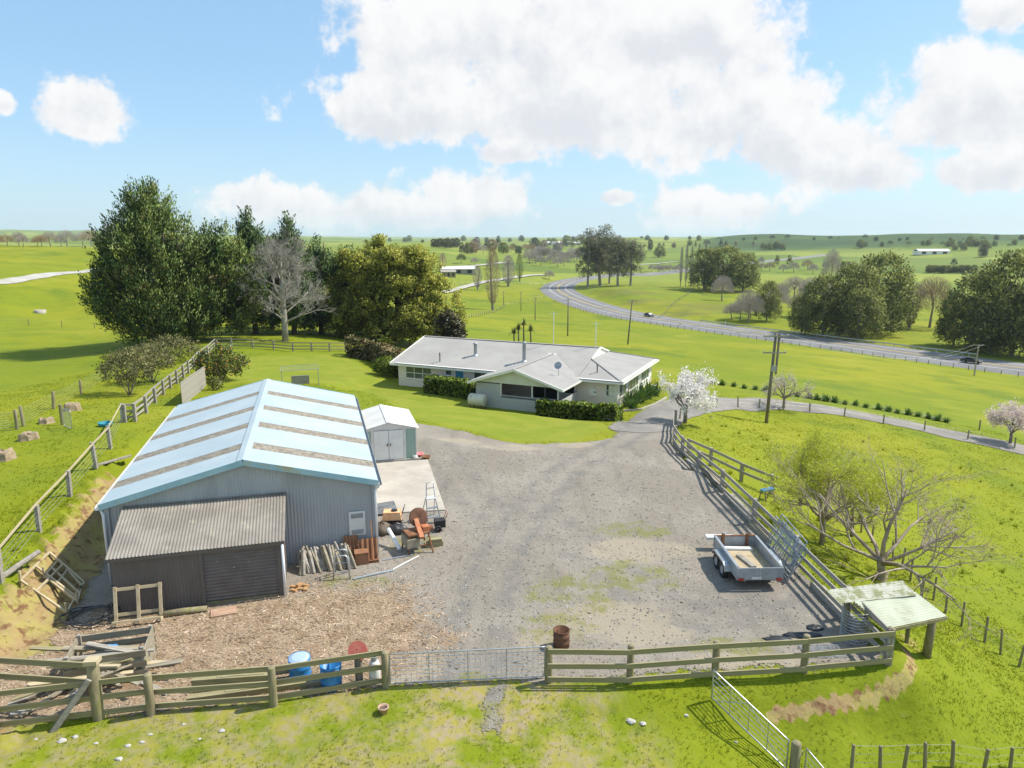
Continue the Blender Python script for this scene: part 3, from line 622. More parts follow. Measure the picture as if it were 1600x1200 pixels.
# round evergreen and its neighbours
bp = G(612, 536); bp = (bp[0], bp[1] + 4, H(bp[0], bp[1] + 4))
rg = np.random.default_rng(31)
RB = [(-1, 0, 6.8, 8.2, 7, 7.2), (-6.2, -1, 4.6, 4.6, 4, 5.0), (5.8, -1, 4.4, 4.8, 4.4, 4.8), (1, -4, 4.6, 5.4, 3.6, 4.8), (-4, -4, 3.0, 3.6, 3, 3.2), (5, -4, 2.8, 3.6, 3, 3.0), (0, -5.4, 2.4, 3.4, 2.4, 2.6), (-2, -3.6, 9.4, 4, 3.4, 3.4), (3, -1, 9.8, 4.4, 4, 3.4)]
RB = [(x, y, z, a * .84, b * .84, c * .88) for x, y, z, a, b, c in RB]
for k in range(34):
    q = RB[int(rg.integers(0, 9))]; d = unit(rg.normal(0, 1, 3)); d[2] = abs(d[2]) if k % 3 else d[2]; d[1] = -abs(d[1]); r_ = rg.uniform(1.1, 2.0); RB.append((q[0] + d[0] * q[3], q[1] + d[1] * q[4], max(1.6, q[2] + d[2] * q[5]), r_, r_, r_ * .85))
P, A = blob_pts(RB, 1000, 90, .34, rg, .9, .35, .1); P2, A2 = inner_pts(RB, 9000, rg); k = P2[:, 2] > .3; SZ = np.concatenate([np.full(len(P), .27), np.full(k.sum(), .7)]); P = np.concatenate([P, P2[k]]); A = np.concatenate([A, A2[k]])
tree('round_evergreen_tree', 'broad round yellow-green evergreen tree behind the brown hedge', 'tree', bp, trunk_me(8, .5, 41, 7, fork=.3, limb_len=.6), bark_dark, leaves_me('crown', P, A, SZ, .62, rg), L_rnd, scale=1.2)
bp = atY(702, 533, 99); bp = (bp[0], bp[1], H(bp[0], bp[1]))
P, A = blob_pts([(0, 0, 3.4, 1.9, 1.9, 3.0), (.7, -.6, 2.4, 1.6, 1.6, 2)], 130, 40, .35, rg, .8, .3, .4)
tree('magnolia_tree', 'dark bronze-leaved small tree at the edge of the round evergreen', 'tree', bp, trunk_me(3.5, .16, 42), bark_dark, leaves_me('crown', P, A, .42, .6, rg), L_mag)

# hedges: clipped boxes of leaves over a woody core
def hedge(name, label, pts, wd, ht, mat, n, size, group=None, rough=.12):
    """pts: world (x,y) of the centre line"""
    t = thing(name, label, 'hedge', (pts[0][0], pts[0][1], H(*pts[0])), 0, group); o = Vector(t.location); rg = np.random.default_rng(len(pts) + int(ht * 100)); PP = []; AA_ = []; core = MB()
    L = [math.dist(pts[i], pts[i + 1]) for i in range(len(pts) - 1)]
    for i in range(len(pts) - 1):
        a, c = np.array(pts[i]), np.array(pts[i + 1]); d = (c - a) / L[i]; nv = np.array((-d[1], d[0])); m = int(n * L[i] / sum(L))
        u = rg.uniform(-.15, L[i] + .15, m); face = rg.choice(4, m, p=[.3, .3, .34, .06]); s = rg.uniform(-1, 1, m); v = np.where(face == 0, -1, np.where(face == 1, 1, s)); hh = np.where(face == 2, 1, rg.uniform(.02, 1, m))
        u = np.where(face == 3, np.where(rg.random(m) < .5, -.1, L[i] + .1), u)
        wob = 1 + rough * np.sin(u * 2.3 + i) * np.sin(u * 5.1) + rg.normal(0, rough * .6, m)
        rnd = np.where((hh > .85) & (abs(v) > .8), .9, 1.0)
        xy = a[None] + d[None] * u[:, None] + nv[None] * (v * wd / 2 * wob * rnd)[:, None]
        z = height(xy[:, 0], xy[:, 1]) + hh * ht * (1 + .5 * (wob - 1)); P_ = np.column_stack([xy, z]); PP.append(P_)
        ed = nv[None] * (v * (face < 2))[:, None] + d[None] * ((face == 3) * np.sign(u - .01))[:, None]
        AA_.append(np.column_stack([ed * .8 + rg.normal(0, .5, (m, 2)), .3 + (face == 2) * .5 + rg.normal(0, .3, m), ed + rg.normal(0, .3, (m, 2)), .45 + (face == 2) * .8]))
        z0 = min(H(*pts[i]), H(*pts[i + 1])) - .1
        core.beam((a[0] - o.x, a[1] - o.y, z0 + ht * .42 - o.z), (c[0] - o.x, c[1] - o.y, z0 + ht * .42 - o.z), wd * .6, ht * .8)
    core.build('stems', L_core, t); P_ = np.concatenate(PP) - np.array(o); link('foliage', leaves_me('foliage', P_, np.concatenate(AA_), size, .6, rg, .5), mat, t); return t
hedge('old_hedge', 'tall brown and green clipped hedge running from rail fence to house', [G2(545, 556), G2(592, 566), G2(642, 590)], 2.4, 2.3, L_hedge2, 9000, .34)
hedge('clipped_hedge', 'bright green rounded hedge under the house windows', [hloc(4.6, -1.5), hloc(8.2, -1.9), hloc(10.2, -2.6)], 1.5, 1.5, L_hedge, 6500, .24)
hedge('clipped_hedge', 'bright green L-shaped clipped hedge beside the porch and driveway mouth', [hloc(18.3, -6.3), hloc(21.6, -6.0), hloc(24.6, -5.6), hloc(24.9, -8.6)], 1.3, 1.35, L_hedge, 9500, .24)
def bush(name, label, loc, rx, rz_, mat, n, size, seed, stem=.3, cat='bush', group=None, fruit=None):
    rg = np.random.default_rng(seed); t = thing(name, label, cat, loc, 0, group); b = Bare(seed)
    for k in range(5):
        a = k * 1.26; b.grow((0, 0, -.15), (math.cos(a) * .5, math.sin(a) * .5, 1), stem + rz_, .05 * rz_ ** .5, 0, 1, .6, .2, (3, 3), .1)
    link('stems', b.mb.me('stems'), bark_mid, t)
    P, A = blob_pts([(0, 0, stem + rz_, rx, rx, rz_), (rx * .35, -.2, stem + rz_ * .8, rx * .7, rx * .7, rz_ * .8), (-rx * .4, .1, stem + rz_ * .75, rx * .65, rx * .65, rz_ * .75)], n // 16, 16, size * 1.0, rg, .75, .4, stem * .5)
    link('foliage', leaves_me('foliage', P, A, size, .55, rg), mat, t)
    if fruit:
        k = rg.choice(len(P), fruit); F_ = MB()
        for p in P[k]: F_.lathe([(0, -.07), (.06, -.03), (.06, .03), (0, .07)], 6, p * np.array((1.03, 1.03, 1.0)))
        tag(link('fruit', F_.me('fruit'), L_orange, t), kind='stuff')
    return t
bush('garden_bush', 'rounded green shrub against the end wall of the house', G(604, 588), 1.25, .95, L_hedge, 2600, .2, 51, .15)
bush('citrus_bush', 'dark citrus bush dotted with orange fruit beside retaining wall', G(347, 594), 2.15, 1.45, L_citrus, 3800, .22, 52, .25, fruit=90)
bush('feijoa_bush', 'grey-green rounded bush with bare forked stem nearest the wire gate', G(203, 617), 2.1, 1.35, L_bush, 4200, .17, 53, 1.0, group='grey bushes along the fence')
bush('feijoa_bush', 'grey-green bush in the middle of the row of three', G(238, 597), 2.0, 1.3, L_bush, 3600, .18, 54, .9, group='grey bushes along the fence')
bush('feijoa_bush', 'wide grey-green bush at the foot of the huge cypress', G(268, 566), 3.0, 1.25, L_bush, 4200, .2, 55, .4, group='grey bushes along the fence')
bush('garden_bush', 'small dark shrub on the lawn beside blue shed roof', G(336, 609), .6, .4, L_citrus, 500, .16, 56, .05)
# flax clumps by the house end
def flax(name, label, loc, n, L, seed, mat=L_flax, wd=.09, group=None, droop=.5):
    rg = np.random.default_rng(seed); V = []; Fq = []
    for i in range(n):
        a = rg.uniform(0, 6.283); e = rg.uniform(.15, 1.0); d = np.array((math.cos(a), math.sin(a), 0)); sdv = np.array((-d[1], d[0], 0)); l = L * rg.uniform(.6, 1.1); base = d * rg.uniform(0, .15) * L
        b0 = len(V)
        for j in range(4):
            t = j / 3; p = base + d * l * e * t * .8 + np.array((0, 0, l * (t * (1.1 - .35 * e) - droop * e * t * t) - .04)); wdt = wd * (1 - t * .85)
            V += [p - sdv * wdt, p + sdv * wdt]
        Fq += [(b0 + 2 * j, b0 + 2 * j + 1, b0 + 2 * j + 3, b0 + 2 * j + 2) for j in range(3)]
    o = link(name, np_mesh(name, np.array(V), Fq), mat, None, loc); return tag(o, label, 'plant', group)
for k, (hx, hy, L, lab) in enumerate(((24.2, .8, 2.0, 'green flax clump at the sunny corner of the house'), (24.6, 2.8, 2.3, 'tall spiky flax plant below the side windows'), (24.9, 4.6, 2.2, 'spiky flax plant past the middle of the side wall'), (25.2, 6.6, 1.5, 'low flax plant at the rear of the side wall'), (24.9, -.5, 1.2, 'small flax clump at the garden kerb by the driveway'))):
    x, y = hloc(hx, hy); flax('flax_plant', lab, (x, y, H(x, y)), 90, L, 60 + k)
# strap-leaved plants along the far side of the driveway
ag = flax('agapanthus', 'low green strap-leaved clump in the row bordering the driveway', (0, 0, 0), 60, .85, 70, group='plant row along the driveway', wd=.06)
row = [(1098, 598), (1112, 600), (1128, 602), (1146, 604), (1162, 607), (1180, 609), (1196, 611), (1246, 620), (1264, 623), (1276, 625), (1290, 627), (1304, 629), (1320, 632), (1336, 634), (1352, 637), (1372, 640), (1388, 643), (1402, 646), (1418, 648), (1434, 651), (1450, 654), (1464, 657), (1478, 660)]
for i, p in enumerate(row):
    o = ag if i == 0 else ag.copy()
    if i: COL.objects.link(o)
    o.location = G(*p); s = random.uniform(.9, 1.35); o.scale = (s * 1.4, s * 1.2, s); o.rotation_euler = (0, 0, random.uniform(0, 6))
# cabbage trees behind the house
for k, (px, py, hh) in enumerate(((803, 533, 2.2), (810, 532, 3.6), (818, 533, 4.4), (829, 534, 3.2))):
    p = atY(px, py, 92); z = H(p[0], p[1]); top = atY(px, (521, 515, 508, 517)[k], 92)[2] - z
    t = thing('cabbage_tree', ('shortest cabbage tree in the clump behind the house roof', 'slim cabbage tree beside the tallest one behind the roof', 'tallest cabbage tree behind the house roof', 'lone cabbage tree standing apart behind the roof')[k], 'tree', (p[0], p[1], z), 0, 'cabbage trees behind the house')
    MB().tube([(0, 0, -.2), (.05, 0, top * .5), (0, .05, top)], [.16, .12, .1], 6).build('trunk', bark_dark, t)
    f = flax('crown', 'x', (0, 0, top), 70, 1.2, 80 + k, L_citrus, .06, droop=1.0); f.parent = t
    for kk in ('label', 'category'): del f[kk]
# blossom and orchard trees
def orchard(name, label, loc, seed, th, tr, nl, L, rise, mat, n, size, lm, cname, asp=.7, sig=.12, kids=(4, 6), spread=.7, up=.1, lev=4, group=None, wig=.13):
    """short trunk, spreading limbs, twigs with flowers or buds on them"""
    b = Bare(seed); r = b.r; t = thing(name, label, 'tree', loc, 0, group); b.mb.tube([(0, 0, -.3), (.03, 0, th * .5), (0, .03, th), (.02, .03, th + .25)], [tr * 1.2, tr, tr * .95, tr * .5], 8)
    for k in range(nl):
        a = k * 6.283 / nl + r.uniform(-.4, .4); e = rise * r.uniform(.6, 1.4); b.grow((0, 0, th * r.uniform(.75, 1.05)), (math.cos(a), math.sin(a), e), L * r.uniform(.8, 1.15), tr * .6, 1, lev, spread, up, kids, wig, ratio=.62)
    if rise > .6: b.grow((0, 0, th), (.1, 0, 1), L, tr * .6, 1, lev, spread, up, kids, wig, ratio=.62)
    link('trunk', b.mb.me('trunk', True), mat, t); rg = np.random.default_rng(seed); P, A = b.tip_pts(n, sig, rg)
    link(cname, leaves_me(cname, P, A, size, asp, rg, .6), lm, t); return t
orchard('cherry_tree', 'white blossoming cherry tree at the bend of the driveway', G(1070, 661), 91, 1.3, .15, 6, 1.65, 1.0, bark_mid, 5200, .15, L_blos, 'blossom', .8, .15)
orchard('cherry_tree', 'bare pinkish cherry tree beyond the leaning power pole', G(1224, 638), 92, 1.3, .14, 6, 1.9, .75, bark_mid, 2600, .12, L_blos2, 'blossom', .3, .12)
orchard('cherry_tree', 'pale pink blossom tree at the lower end of the driveway', G(1578, 693), 93, 1.2, .14, 6, 1.7, 1.1, bark_mid, 4200, .16, L_blos2, 'blossom', .8, .16)
orchard('willow_tree', 'yellow-green budding tree beside the yard rail fence', G(1283, 850), 94, 1.3, .12, 7, 2.45, .95, bark_pale, 22000, .11, L_will, 'shoots', .35, .14, spread=.75, up=.2)
orchard('bare_fruit_tree', 'spreading leafless fruit tree above the small shelter roof', G(1374, 906), 96, .8, .13, 7, 3.0, .65, bark_pale, 6500, .05, MAT('fruit_buds', (.33, .20, .15), (.42, .30, .2), 3, island=.3), 'buds', .4, .04, spread=.75, up=.12).scale = (1.4, 1.25, 1.1)
orchard('bare_fruit_tree', 'smaller leafless fruit tree between the willow and the spreading one', G(1330, 838), 97, .7, .09, 5, 1.5, .7, bark_mid, 1600, .05, bpy.data.materials['fruit_buds'], 'buds', .4, .04)

# ------------------------------------------------------------------ middle distance and far trees (shared meshes)
def crown_me(seed, kind):  # unit-height crowns
    rg = np.random.default_rng(seed)
    if kind == 'round': P, A = blob_pts([(0, 0, .52, .44, .44, .46), (.2, .05, .32, .32, .3, .3), (-.22, 0, .34, .3, .3, .3), (0, -.1, .72, .28, .28, .24), (.05, -.2, .25, .3, .25, .24)], 430, 24, .036, rg, .8, .3); return leaves_me('crown', P, A, .034, .6, rg)
    if kind == 'gum':
        bl = [(rg.normal(0, .10), rg.normal(0, .10), z, .13 + .06 * rg.random(), .13, .08) for z in np.linspace(.28, .94, 12)]; P, A = blob_pts(bl, 330, 22, .03, rg, .7, -.1); return leaves_me('crown', P, A, .03, .4, rg)
    if kind == 'cone': P, A = blob_pts([(0, 0, .35, .26, .26, .3), (0, 0, .62, .17, .17, .28), (0, 0, .85, .08, .08, .16)], 120, 14, .03, rg, .75, .2); return leaves_me('crown', P, A, .06, .4, rg)
    if kind == 'poplar':
        n = 2600; z = rg.uniform(.12, 1, n); w_ = .17 * np.sin(np.clip((z - .06) / .98, 0, 1) * math.pi) ** .7; a = rg.uniform(0, 6.283, n); r = w_ * np.sqrt(rg.random(n))
        P = np.column_stack([np.cos(a) * r, np.sin(a) * r, z]); A = np.column_stack([np.cos(a) * .35, np.sin(a) * .35, np.ones(n)]); return leaves_me('crown', P, A, .075, .05, rg, .15)
    if kind == 'twig':
        n = 4200; d = unit(rg.normal(0, 1, (n, 3))); d[:, 2] = np.abs(d[:, 2]) * 1.1 - .15; r = rg.uniform(.3, 1, (n, 1)) ** .6
        P = d * r * np.array((.46, .46, .58)) + np.array((0, 0, .40)); return leaves_me('crown', P, unit(d + np.array((0, 0, .5))), .10, .05, rg, .3)
def simple_trunk(seed, top=.6, r=.028, limbs=4, ratio=.6):
    b = Bare(seed); b.grow((0, 0, -.04), (0, 0, 1), top, r, 0, 1, .6, .4, (limbs, limbs), .04, ratio=ratio, segs=3); return b.mb.me('trunk')
ARCH = {k: [(simple_trunk(s + 3, tp, ratio=.6 if k in ('twig', 'round') else .14), crown_me(s, k)) for s in (100, 200, 300)] for k, tp in (('round', .6), ('gum', .9), ('cone', .8), ('poplar', .9), ('twig', .6))}
_cm = {}
def far_tree(kind, loc, h, wd, mat, name, label, group, tm=bark_mid, v=None):
    v = random.randrange(3) if v is None else v; tr, cr = ARCH[kind][v]
    key = (kind, v, mat.name)
    if key not in _cm: c = cr.copy(); c.materials.clear(); c.materials.append(mat); k2 = tr.copy(); k2.materials.clear(); k2.materials.append(tm); _cm[key] = (k2, c)
    tr, cr = _cm[key]; t = thing(name, label, 'tree', loc, random.uniform(0, 6), group); t.scale = (wd, wd, h)
    link('trunk', tr, None, t); link('crown', cr, None, t); return t
def FT(kind, px, pyb, pyt, wpx, mat, name, label, group=None, tm=bark_mid, v=None):
    p = G(px, pyb); zc = p[1] * math.cos(PITCH) + (CAM_H - p[2]) * math.sin(PITCH)
    h = (pyb - pyt) * zc / FPX; wd = wpx * zc / FPX
    base = {'round': .95, 'gum': .48, 'cone': .55, 'poplar': .36, 'twig': .95}[kind]
    return far_tree(kind, p, h, wd / base, mat, name, label, group, tm, v)
# gums at the bend of the highway
for px, pb, pt, wp, lab in ((938, 447, 358, 46, 'tallest gum tree at the inside of the highway bend'), (918, 449, 372, 34, 'gum leaning over the highway bend'), (965, 447, 372, 36, 'gum in the middle of the roadside stand'), (985, 446, 378, 34, 'gum at the outer end of the roadside stand'), (952, 443, 375, 30, 'gum half hidden inside the roadside stand')):
    FT('gum', px, pb, pt, wp, L_gum, 'gum_tree', lab, 'gum trees at the highway bend', bark_grey)
# dark evergreen clumps across the highway
for px, pb, pt, wp, lab in ((1100, 452, 388, 60, 'dark evergreen at the end of the clump beside bare poplars'), (1130, 455, 385, 70, 'tall dark evergreen in the clump on the knoll'), (1160, 455, 396, 55, 'dark evergreen on the lower side of the knoll clump')):
    FT('round', px, pb, pt, wp, L_dark, 'evergreen_tree', lab, 'evergreens on the knoll')
for px, pb, pt, wp, lab in ((1330, 528, 412, 90, 'large dark evergreen behind the highway guard rail'), (1368, 522, 396, 100, 'tallest dark evergreen behind the highway guard rail'), (1285, 525, 430, 80, 'lower dark evergreen near the start of the guard rail'), (1398, 512, 428, 60, 'dark evergreen beside the gnarled bare tree'), (1252, 520, 462, 45, 'small dark bush-like tree behind the guard rail'), (1340, 532, 450, 70, 'dark evergreen standing close against the guard rail')):
    FT('round', px, pb, pt, wp, L_dark, 'evergreen_tree', lab, 'evergreens along the guard rail')
for px, pb, pt, wp, lab in ((1530, 545, 420, 110, 'dark evergreen beside the end of the guard rail'), (1580, 556, 395, 130, 'tallest dark evergreen near the roadside lamp post'), (1490, 540, 455, 60, 'outermost low evergreen facing the gnarled bare tree'), (1610, 560, 440, 90, 'dark evergreen past the lamp post'), (1545, 552, 470, 80, 'front dark evergreen behind the dark car')):
    FT('round', px, pb, pt, wp, L_dark, 'evergreen_tree', lab, 'evergreens by the lamp post')
FT('round', 1198, 502, 440, 42, L_dark, 'evergreen_tree', 'small dark evergreen between grey leafless trees across the highway')
# leafless trees of the valley
for px, pb, pt, wp, k, mt, lab in ((770, 485, 388, 27, 'poplar', L_twig2, 'tall brown leafless poplar in the paddock behind the house'), (746, 453, 416, 17, 'poplar', L_twig, 'short grey leafless tree beside the brown poplar'), (794, 448, 400, 26, 'poplar', L_twig, 'grey leafless tree on the other side of the brown poplar'), (812, 440, 398, 14, 'poplar', L_dark, 'slim dark tree beyond the brown poplar'), (692, 424, 396, 14, 'poplar', L_twig2, 'slim brown tree beside the pale farm sheds'),
                               (858, 437, 422, 20, 'twig', L_twig, 'small rounded leafless tree beside the highway bend'), (1128, 470, 428, 38, 'twig', L_twig, 'pinkish leafless tree in front of the knoll evergreens'), (1168, 505, 450, 52, 'twig', L_twig, 'wide grey leafless tree across the highway'), (1215, 480, 440, 40, 'twig', L_twig, 'grey leafless tree behind the small evergreen'), (1452, 512, 428, 74, 'twig', L_twig2, 'gnarled spreading bare tree between the two evergreen stands'), (1420, 515, 450, 26, 'poplar', L_twig2, 'orange-brown leafless tree beside the gnarled bare tree'), (1297, 450, 386, 34, 'twig', L_twig, 'tall leafless tree rising behind the guard rail evergreens'), (1240, 470, 430, 50, 'twig', L_twig, 'leafless grey tree next to the guard rail stand')):
    FT(k, px, pb, pt, wp, mt, 'bare_tree', lab, None, bark_mid)
for px, pt in ((1063, 388), (1071, 384), (1079, 386), (1090, 382), (1100, 380)):
    FT('poplar', px, 448, pt, 7, L_twig, 'bare_poplar', 'thin leafless poplar in the row beside the knoll evergreens', 'thin poplars by the knoll')
# hedgerows and scattered far trees
def scatter(n, x0, x1, y0, y1, kinds, mats, hpx, name, label, group, wf=1.0):
    for i in range(n):
        px = x0 + (x1 - x0) * (i + random.uniform(.1, .9)) / n; pb = random.uniform(y0, y1); hh = random.uniform(*hpx); k = random.choice(kinds)
        FT(k, px, pb, pb - hh, hh * {'round': 1.0, 'cone': .55, 'twig': 1.15, 'poplar': .35}[k] * wf, random.choice(mats), name, label.replace('KIND', {'round': 'leafy', 'cone': 'pointed', 'twig': 'leafless', 'poplar': 'slender'}[k]), group)
scatter(7, 675, 715, 386, 388, ['round'], [L_far], (13, 16), 'far_tree', 'green tree in the round copse on the far pasture rise', 'copse on the rise', .9)
scatter(22, 716, 900, 384, 397, ['round', 'cone', 'twig'], [L_far, L_dark, L_twig, L_twig2], (11, 20), 'far_tree', 'KIND tree in the mixed belt beyond the far pasture', 'mixed tree belt')
scatter(18, 826, 908, 406, 418, ['twig'], [L_twig], (14, 24), 'bare_tree', 'leafless tree in the grey thicket before the gums', 'grey leafless thicket')
scatter(6, 660, 800, 410, 425, ['twig', 'round'], [L_twig, L_far], (8, 16), 'far_tree', 'small KIND tree beside the pale farm sheds', 'trees by the farm sheds')
scatter(12, -10, 160, 384, 386, ['twig'], [L_twig2, L_twig], (16, 29), 'bare_tree', 'leafless brown tree on the hill crest by the farm track', 'leafless trees on the hill crest')
FT('twig', 180, 390, 346, 40, L_twig, 'bare_tree', 'tall grey leafless tree showing beside the huge cypress')
scatter(7, 1015, 1065, 424, 426, ['twig'], [L_twig], (10, 14), 'bare_tree', 'low leafless tree in the row above the far road', 'leafless row above the far road')
scatter(8, 1190, 1225, 388, 393, ['cone', 'round'], [L_dark], (9, 14), 'far_tree', 'dark KIND tree at the foot of the far hill', 'dark trees at the far hill', .9)
for px, pb, pt, wp, k, mt, lab in ((1016, 392, 374, 9, 'round', L_far, 'round brown tree on the far green rise'), (1031, 402, 384, 18, 'round', L_dark, 'broad olive tree on the far green rise'), (1189, 415, 400, 12, 'twig', L_twig, 'leafless tree beside the far road'), (1214, 415, 398, 10, 'cone', L_dark, 'dark cone-shaped tree beside the far road'), (1233, 415, 398, 10, 'cone', L_dark, 'second dark cone-shaped tree further along the far road'), (1344, 388, 374, 12, 'round', L_dark, 'dark tree in the notch of the far hill'), (1535, 402, 382, 15, 'round', L_far, 'lone tree before the far hill scrub'), (1490, 415, 404, 10, 'cone', L_far, 'small tree at the end of the far dark shelter hedge'), (730, 398, 378, 10, 'cone', L_dark, 'dark pine standing before the mixed tree belt')):
    FT(k, px, pb, pt, wp, mt, 'far_tree', lab)
scatter(16, 1448, 1526, 426, 427, ['round'], [L_dark], (11, 13), 'hedge_tree', 'clipped dark tree in the far shelter hedge', 'far dark shelter hedge', 1.0)
scatter(12, 1480, 1545, 380, 392, ['round'], [L_dark], (8, 12), 'far_tree', 'dark tree in the scrubby far gully', 'trees in the far gully')
scatter(26, 900, 1600, 374, 377, ['round', 'twig'], [L_far, L_dark], (4, 9), 'far_tree', 'tiny KIND tree on the far skyline ridge', 'skyline trees')
scatter(18, 560, 900, 377, 380, ['round'], [L_far, L_dark], (5, 10), 'far_tree', 'tiny tree on the hazy flat skyline', 'flat skyline trees')
scatter(14, 1330, 1600, 383, 386, ['round', 'twig'], [L_far, L_dark], (5, 10), 'far_tree', 'KIND tree in the hedgerow along the foot of the far hill', 'hedgerow below the far hill')
scatter(12, 985, 1180, 384, 388, ['round', 'twig', 'cone'], [L_far, L_dark, L_twig2], (7, 13), 'far_tree', 'KIND tree in the shelter belt beyond the far road', 'shelter belt beyond the far road')
scatter(9, 1180, 1330, 420, 428, ['twig'], [L_twig2, L_twig], (10, 18), 'bare_tree', 'leafless tree along the fence line below the far road', 'leafless fence-line trees')
scatter(10, 1240, 1440, 465, 500, ['twig'], [L_twig], (30, 50), 'bare_tree', 'leafless tree in the swamp behind the guard rail stands', 'leafless swamp trees')
scatter(6, 1140, 1215, 485, 500, ['twig'], [L_twig], (26, 40), 'bare_tree', 'pale leafless shrubby tree above the highway bank', 'pale shrubby trees above the highway')

# ------------------------------------------------------------------ grass tufts
def grass_pts(n, x0, x1, y0, y1, dens_fn):
    x = rng.uniform(x0, x1, n); y = rng.uniform(y0, y1, n)
    k = (yard_sdf(x, y) < .15 * rng.normal(0, 1.6, n)) & (drive_sdf(x, y) < -.1) & (sdf_poly(x, y, HFLAT) < 2.0) & (np.abs(x) < (y + 4) * .78); x, y = x[k], y[k]
    k = rng.random(len(x)) < dens_fn(x, y); return x[k], y[k]
def tufts(name, x, y, ht, wd, blades, mat):
    n = len(x); z = height(x, y) - .01; P = np.repeat(np.column_stack([x, y, z]), blades, 0); m = len(P)
    a = rng.uniform(0, 6.283, m); lean = rng.uniform(.15, .9, m); h = ht * rng.uniform(.5, 1.3, m) * np.repeat(rng.uniform(.6, 1.4, n), blades)
    d = np.column_stack([np.cos(a), np.sin(a), np.zeros(m)]); s = np.column_stack([-d[:, 1], d[:, 0], np.zeros(m)]); P = P + d * rng.uniform(0, wd * 1.6, (m, 1)) + s * rng.uniform(-wd, wd, (m, 1))
    T = P + d * (h * lean)[:, None] + np.array((0, 0, 1)) * (h * np.sqrt(1 - .8 * lean ** 2))[:, None]
    V = np.stack([P - s * wd * .5, P + s * wd * .5, T], 1).reshape(-1, 3)
    return np_mesh(name, V, np.arange(3 * m).reshape(m, 3))
claykill = lambda x, y: 1 - .93 * np.maximum(1 - sstep(seg_dist(x, y, PATH)[0], .2, .6), (sdf_poly(x, y, FLAT) > -1.6) * (x < -12) * 1.0)
clump = lambda x, y: np.clip(.55 + .6 * np.sin(x * 1.7 + 1.3 * np.sin(y * 1.1)) * np.sin(y * 1.9 + np.sin(x * 1.3)), .06, 1)
x1, y1 = grass_pts(150000, -22, 24, 9, 30, lambda x, y: claykill(x, y) * clump(x, y) * np.where((y < 19) & (x < 5), .5, 1))
gme = tufts('grass', x1, y1, .065, .02, 4, None); gmat = grass_mat('grass_blades', (None, None, None, None))
tag(link('grass', gme, gmat), 'short green pasture grass around the yard', 'grass', kind='stuff')
x2, y2 = grass_pts(150000, -45, 52, 24, 75, lambda x, y: claykill(x, y) * clump(x * .6, y * .6) * .8 * (sdf_poly(x, y, LAWN) < 0))
tag(link('grass', tufts('grass', x2, y2, .075, .05, 3, None), gmat), 'longer green pasture grass on the slopes beyond the yard', 'grass', kind='stuff')
x3, y3 = grass_pts(350, -22, 40, 12, 60, lambda x, y: ((x > 11.5) | (x < -16.5)) * claykill(x, y))
tag(link('grass', tufts('grass', x3, y3, .24, .05, 22, None), gmat), 'rank dark tufts of grass dotted over the paddocks', 'grass', kind='stuff')
# ------------------------------------------------------------------ building materials
M_wall = MAT('grey_painted_iron', (.36, .375, .395), (.42, .435, .45), .8, .55, stretch=(1, 1, .3), c3=(.33, .345, .36), s3=.5)
M_blue = MAT('pale_blue_roof_paint', (.355, .43, .47), (.41, .475, .505), .5, .6, c3=(.36, .44, .47), s3=1.3, lo3=.6, hi3=.8)
M_bluetrim = MAT('blue_flashing', (.28, .48, .57), (.36, .55, .62), 1.5, .5, c3=(.42, .42, .30), s3=.9, lo3=.58, hi3=.7)
M_sky = MAT('weathered_skylight', (.225, .195, .155), (.32, .285, .23), 4, .8, c3=(.15, .13, .10), s3=7, lo3=.45, hi3=.65)
M_white = MAT('white_paint', (.62, .62, .60), (.70, .70, .68), 1.5, .5)
M_pvc = MAT('white_plastic_pipe', (.74, .75, .77), rough=.35)
M_brown = MAT('brown_painted_iron', (.115, .10, .092), (.145, .128, .118), 1.2, .55, stretch=(1, 1, .25))
M_brownroof = MAT('weathered_brown_roof_iron', (.20, .175, .15), (.27, .24, .205), .9, .6, c3=(.33, .31, .23), s3=2.0, lo3=.55, hi3=.75)
M_roll = MAT('brown_roller_door', (.115, .10, .092), (.145, .128, .118), 2, .5, c3=(.36, .34, .32), s3=6, lo3=.66, hi3=.70)
M_green = MAT('green_shed_steel', (.24, .36, .30), (.28, .40, .335), 1.5, .5)
M_shedroof = MAT('off_white_steel', (.56, .55, .52), (.63, .62, .60), 1.2, .55, c3=(.52, .50, .45), s3=3, lo3=.62, hi3=.75)
M_conc = MAT('concrete', (.38, .34, .29), (.47, .43, .37), .7, .9, c3=(.36, .32, .26), s3=1.6, lo3=.55, hi3=.75, bump=.004)
M_house = MAT('beige_plaster', (.70, .61, .54), (.76, .67, .60), .5, .85)
M_hwhite = MAT('white_weatherboard', (.72, .70, .65), (.78, .76, .71), .8, .7)
M_cream = MAT('cream_gable_board', (.60, .60, .49), (.66, .66, .55), .8, .7)
M_hroof = MAT('grey_roof_iron', (.33, .31, .285), (.38, .36, .33), .35, .75, c3=(.32, .31, .295), s3=1.0, lo3=.55, hi3=.75)
M_hroof2 = MAT('darker_grey_roof_iron', (.27, .26, .245), (.31, .30, .285), .6, .75)
M_block = MAT('concrete_block', (.40, .40, .385), (.50, .50, .485), 1.5, .9, bump=.005)
M_glass = MAT('window_glass', (.05, .065, .075), (.10, .12, .13), .6, .08, spec=.7)
M_dark = MAT('dark_interior', (.02, .02, .02), rough=.9)
M_galv = MAT('galvanised_steel', (.42, .44, .46), (.52, .54, .55), 6, .42, .75)
M_zinc = MAT('dull_zinc_steel', (.30, .33, .355), (.40, .43, .45), 3, .5, .3)
M_wood = MAT('weathered_fence_timber', (.24, .205, .11), (.36, .315, .18), 2.5, .9, stretch=(.35, 4, 4), c3=(.21, .20, .07), s3=1.6, lo3=.52, hi3=.7, bump=.004)
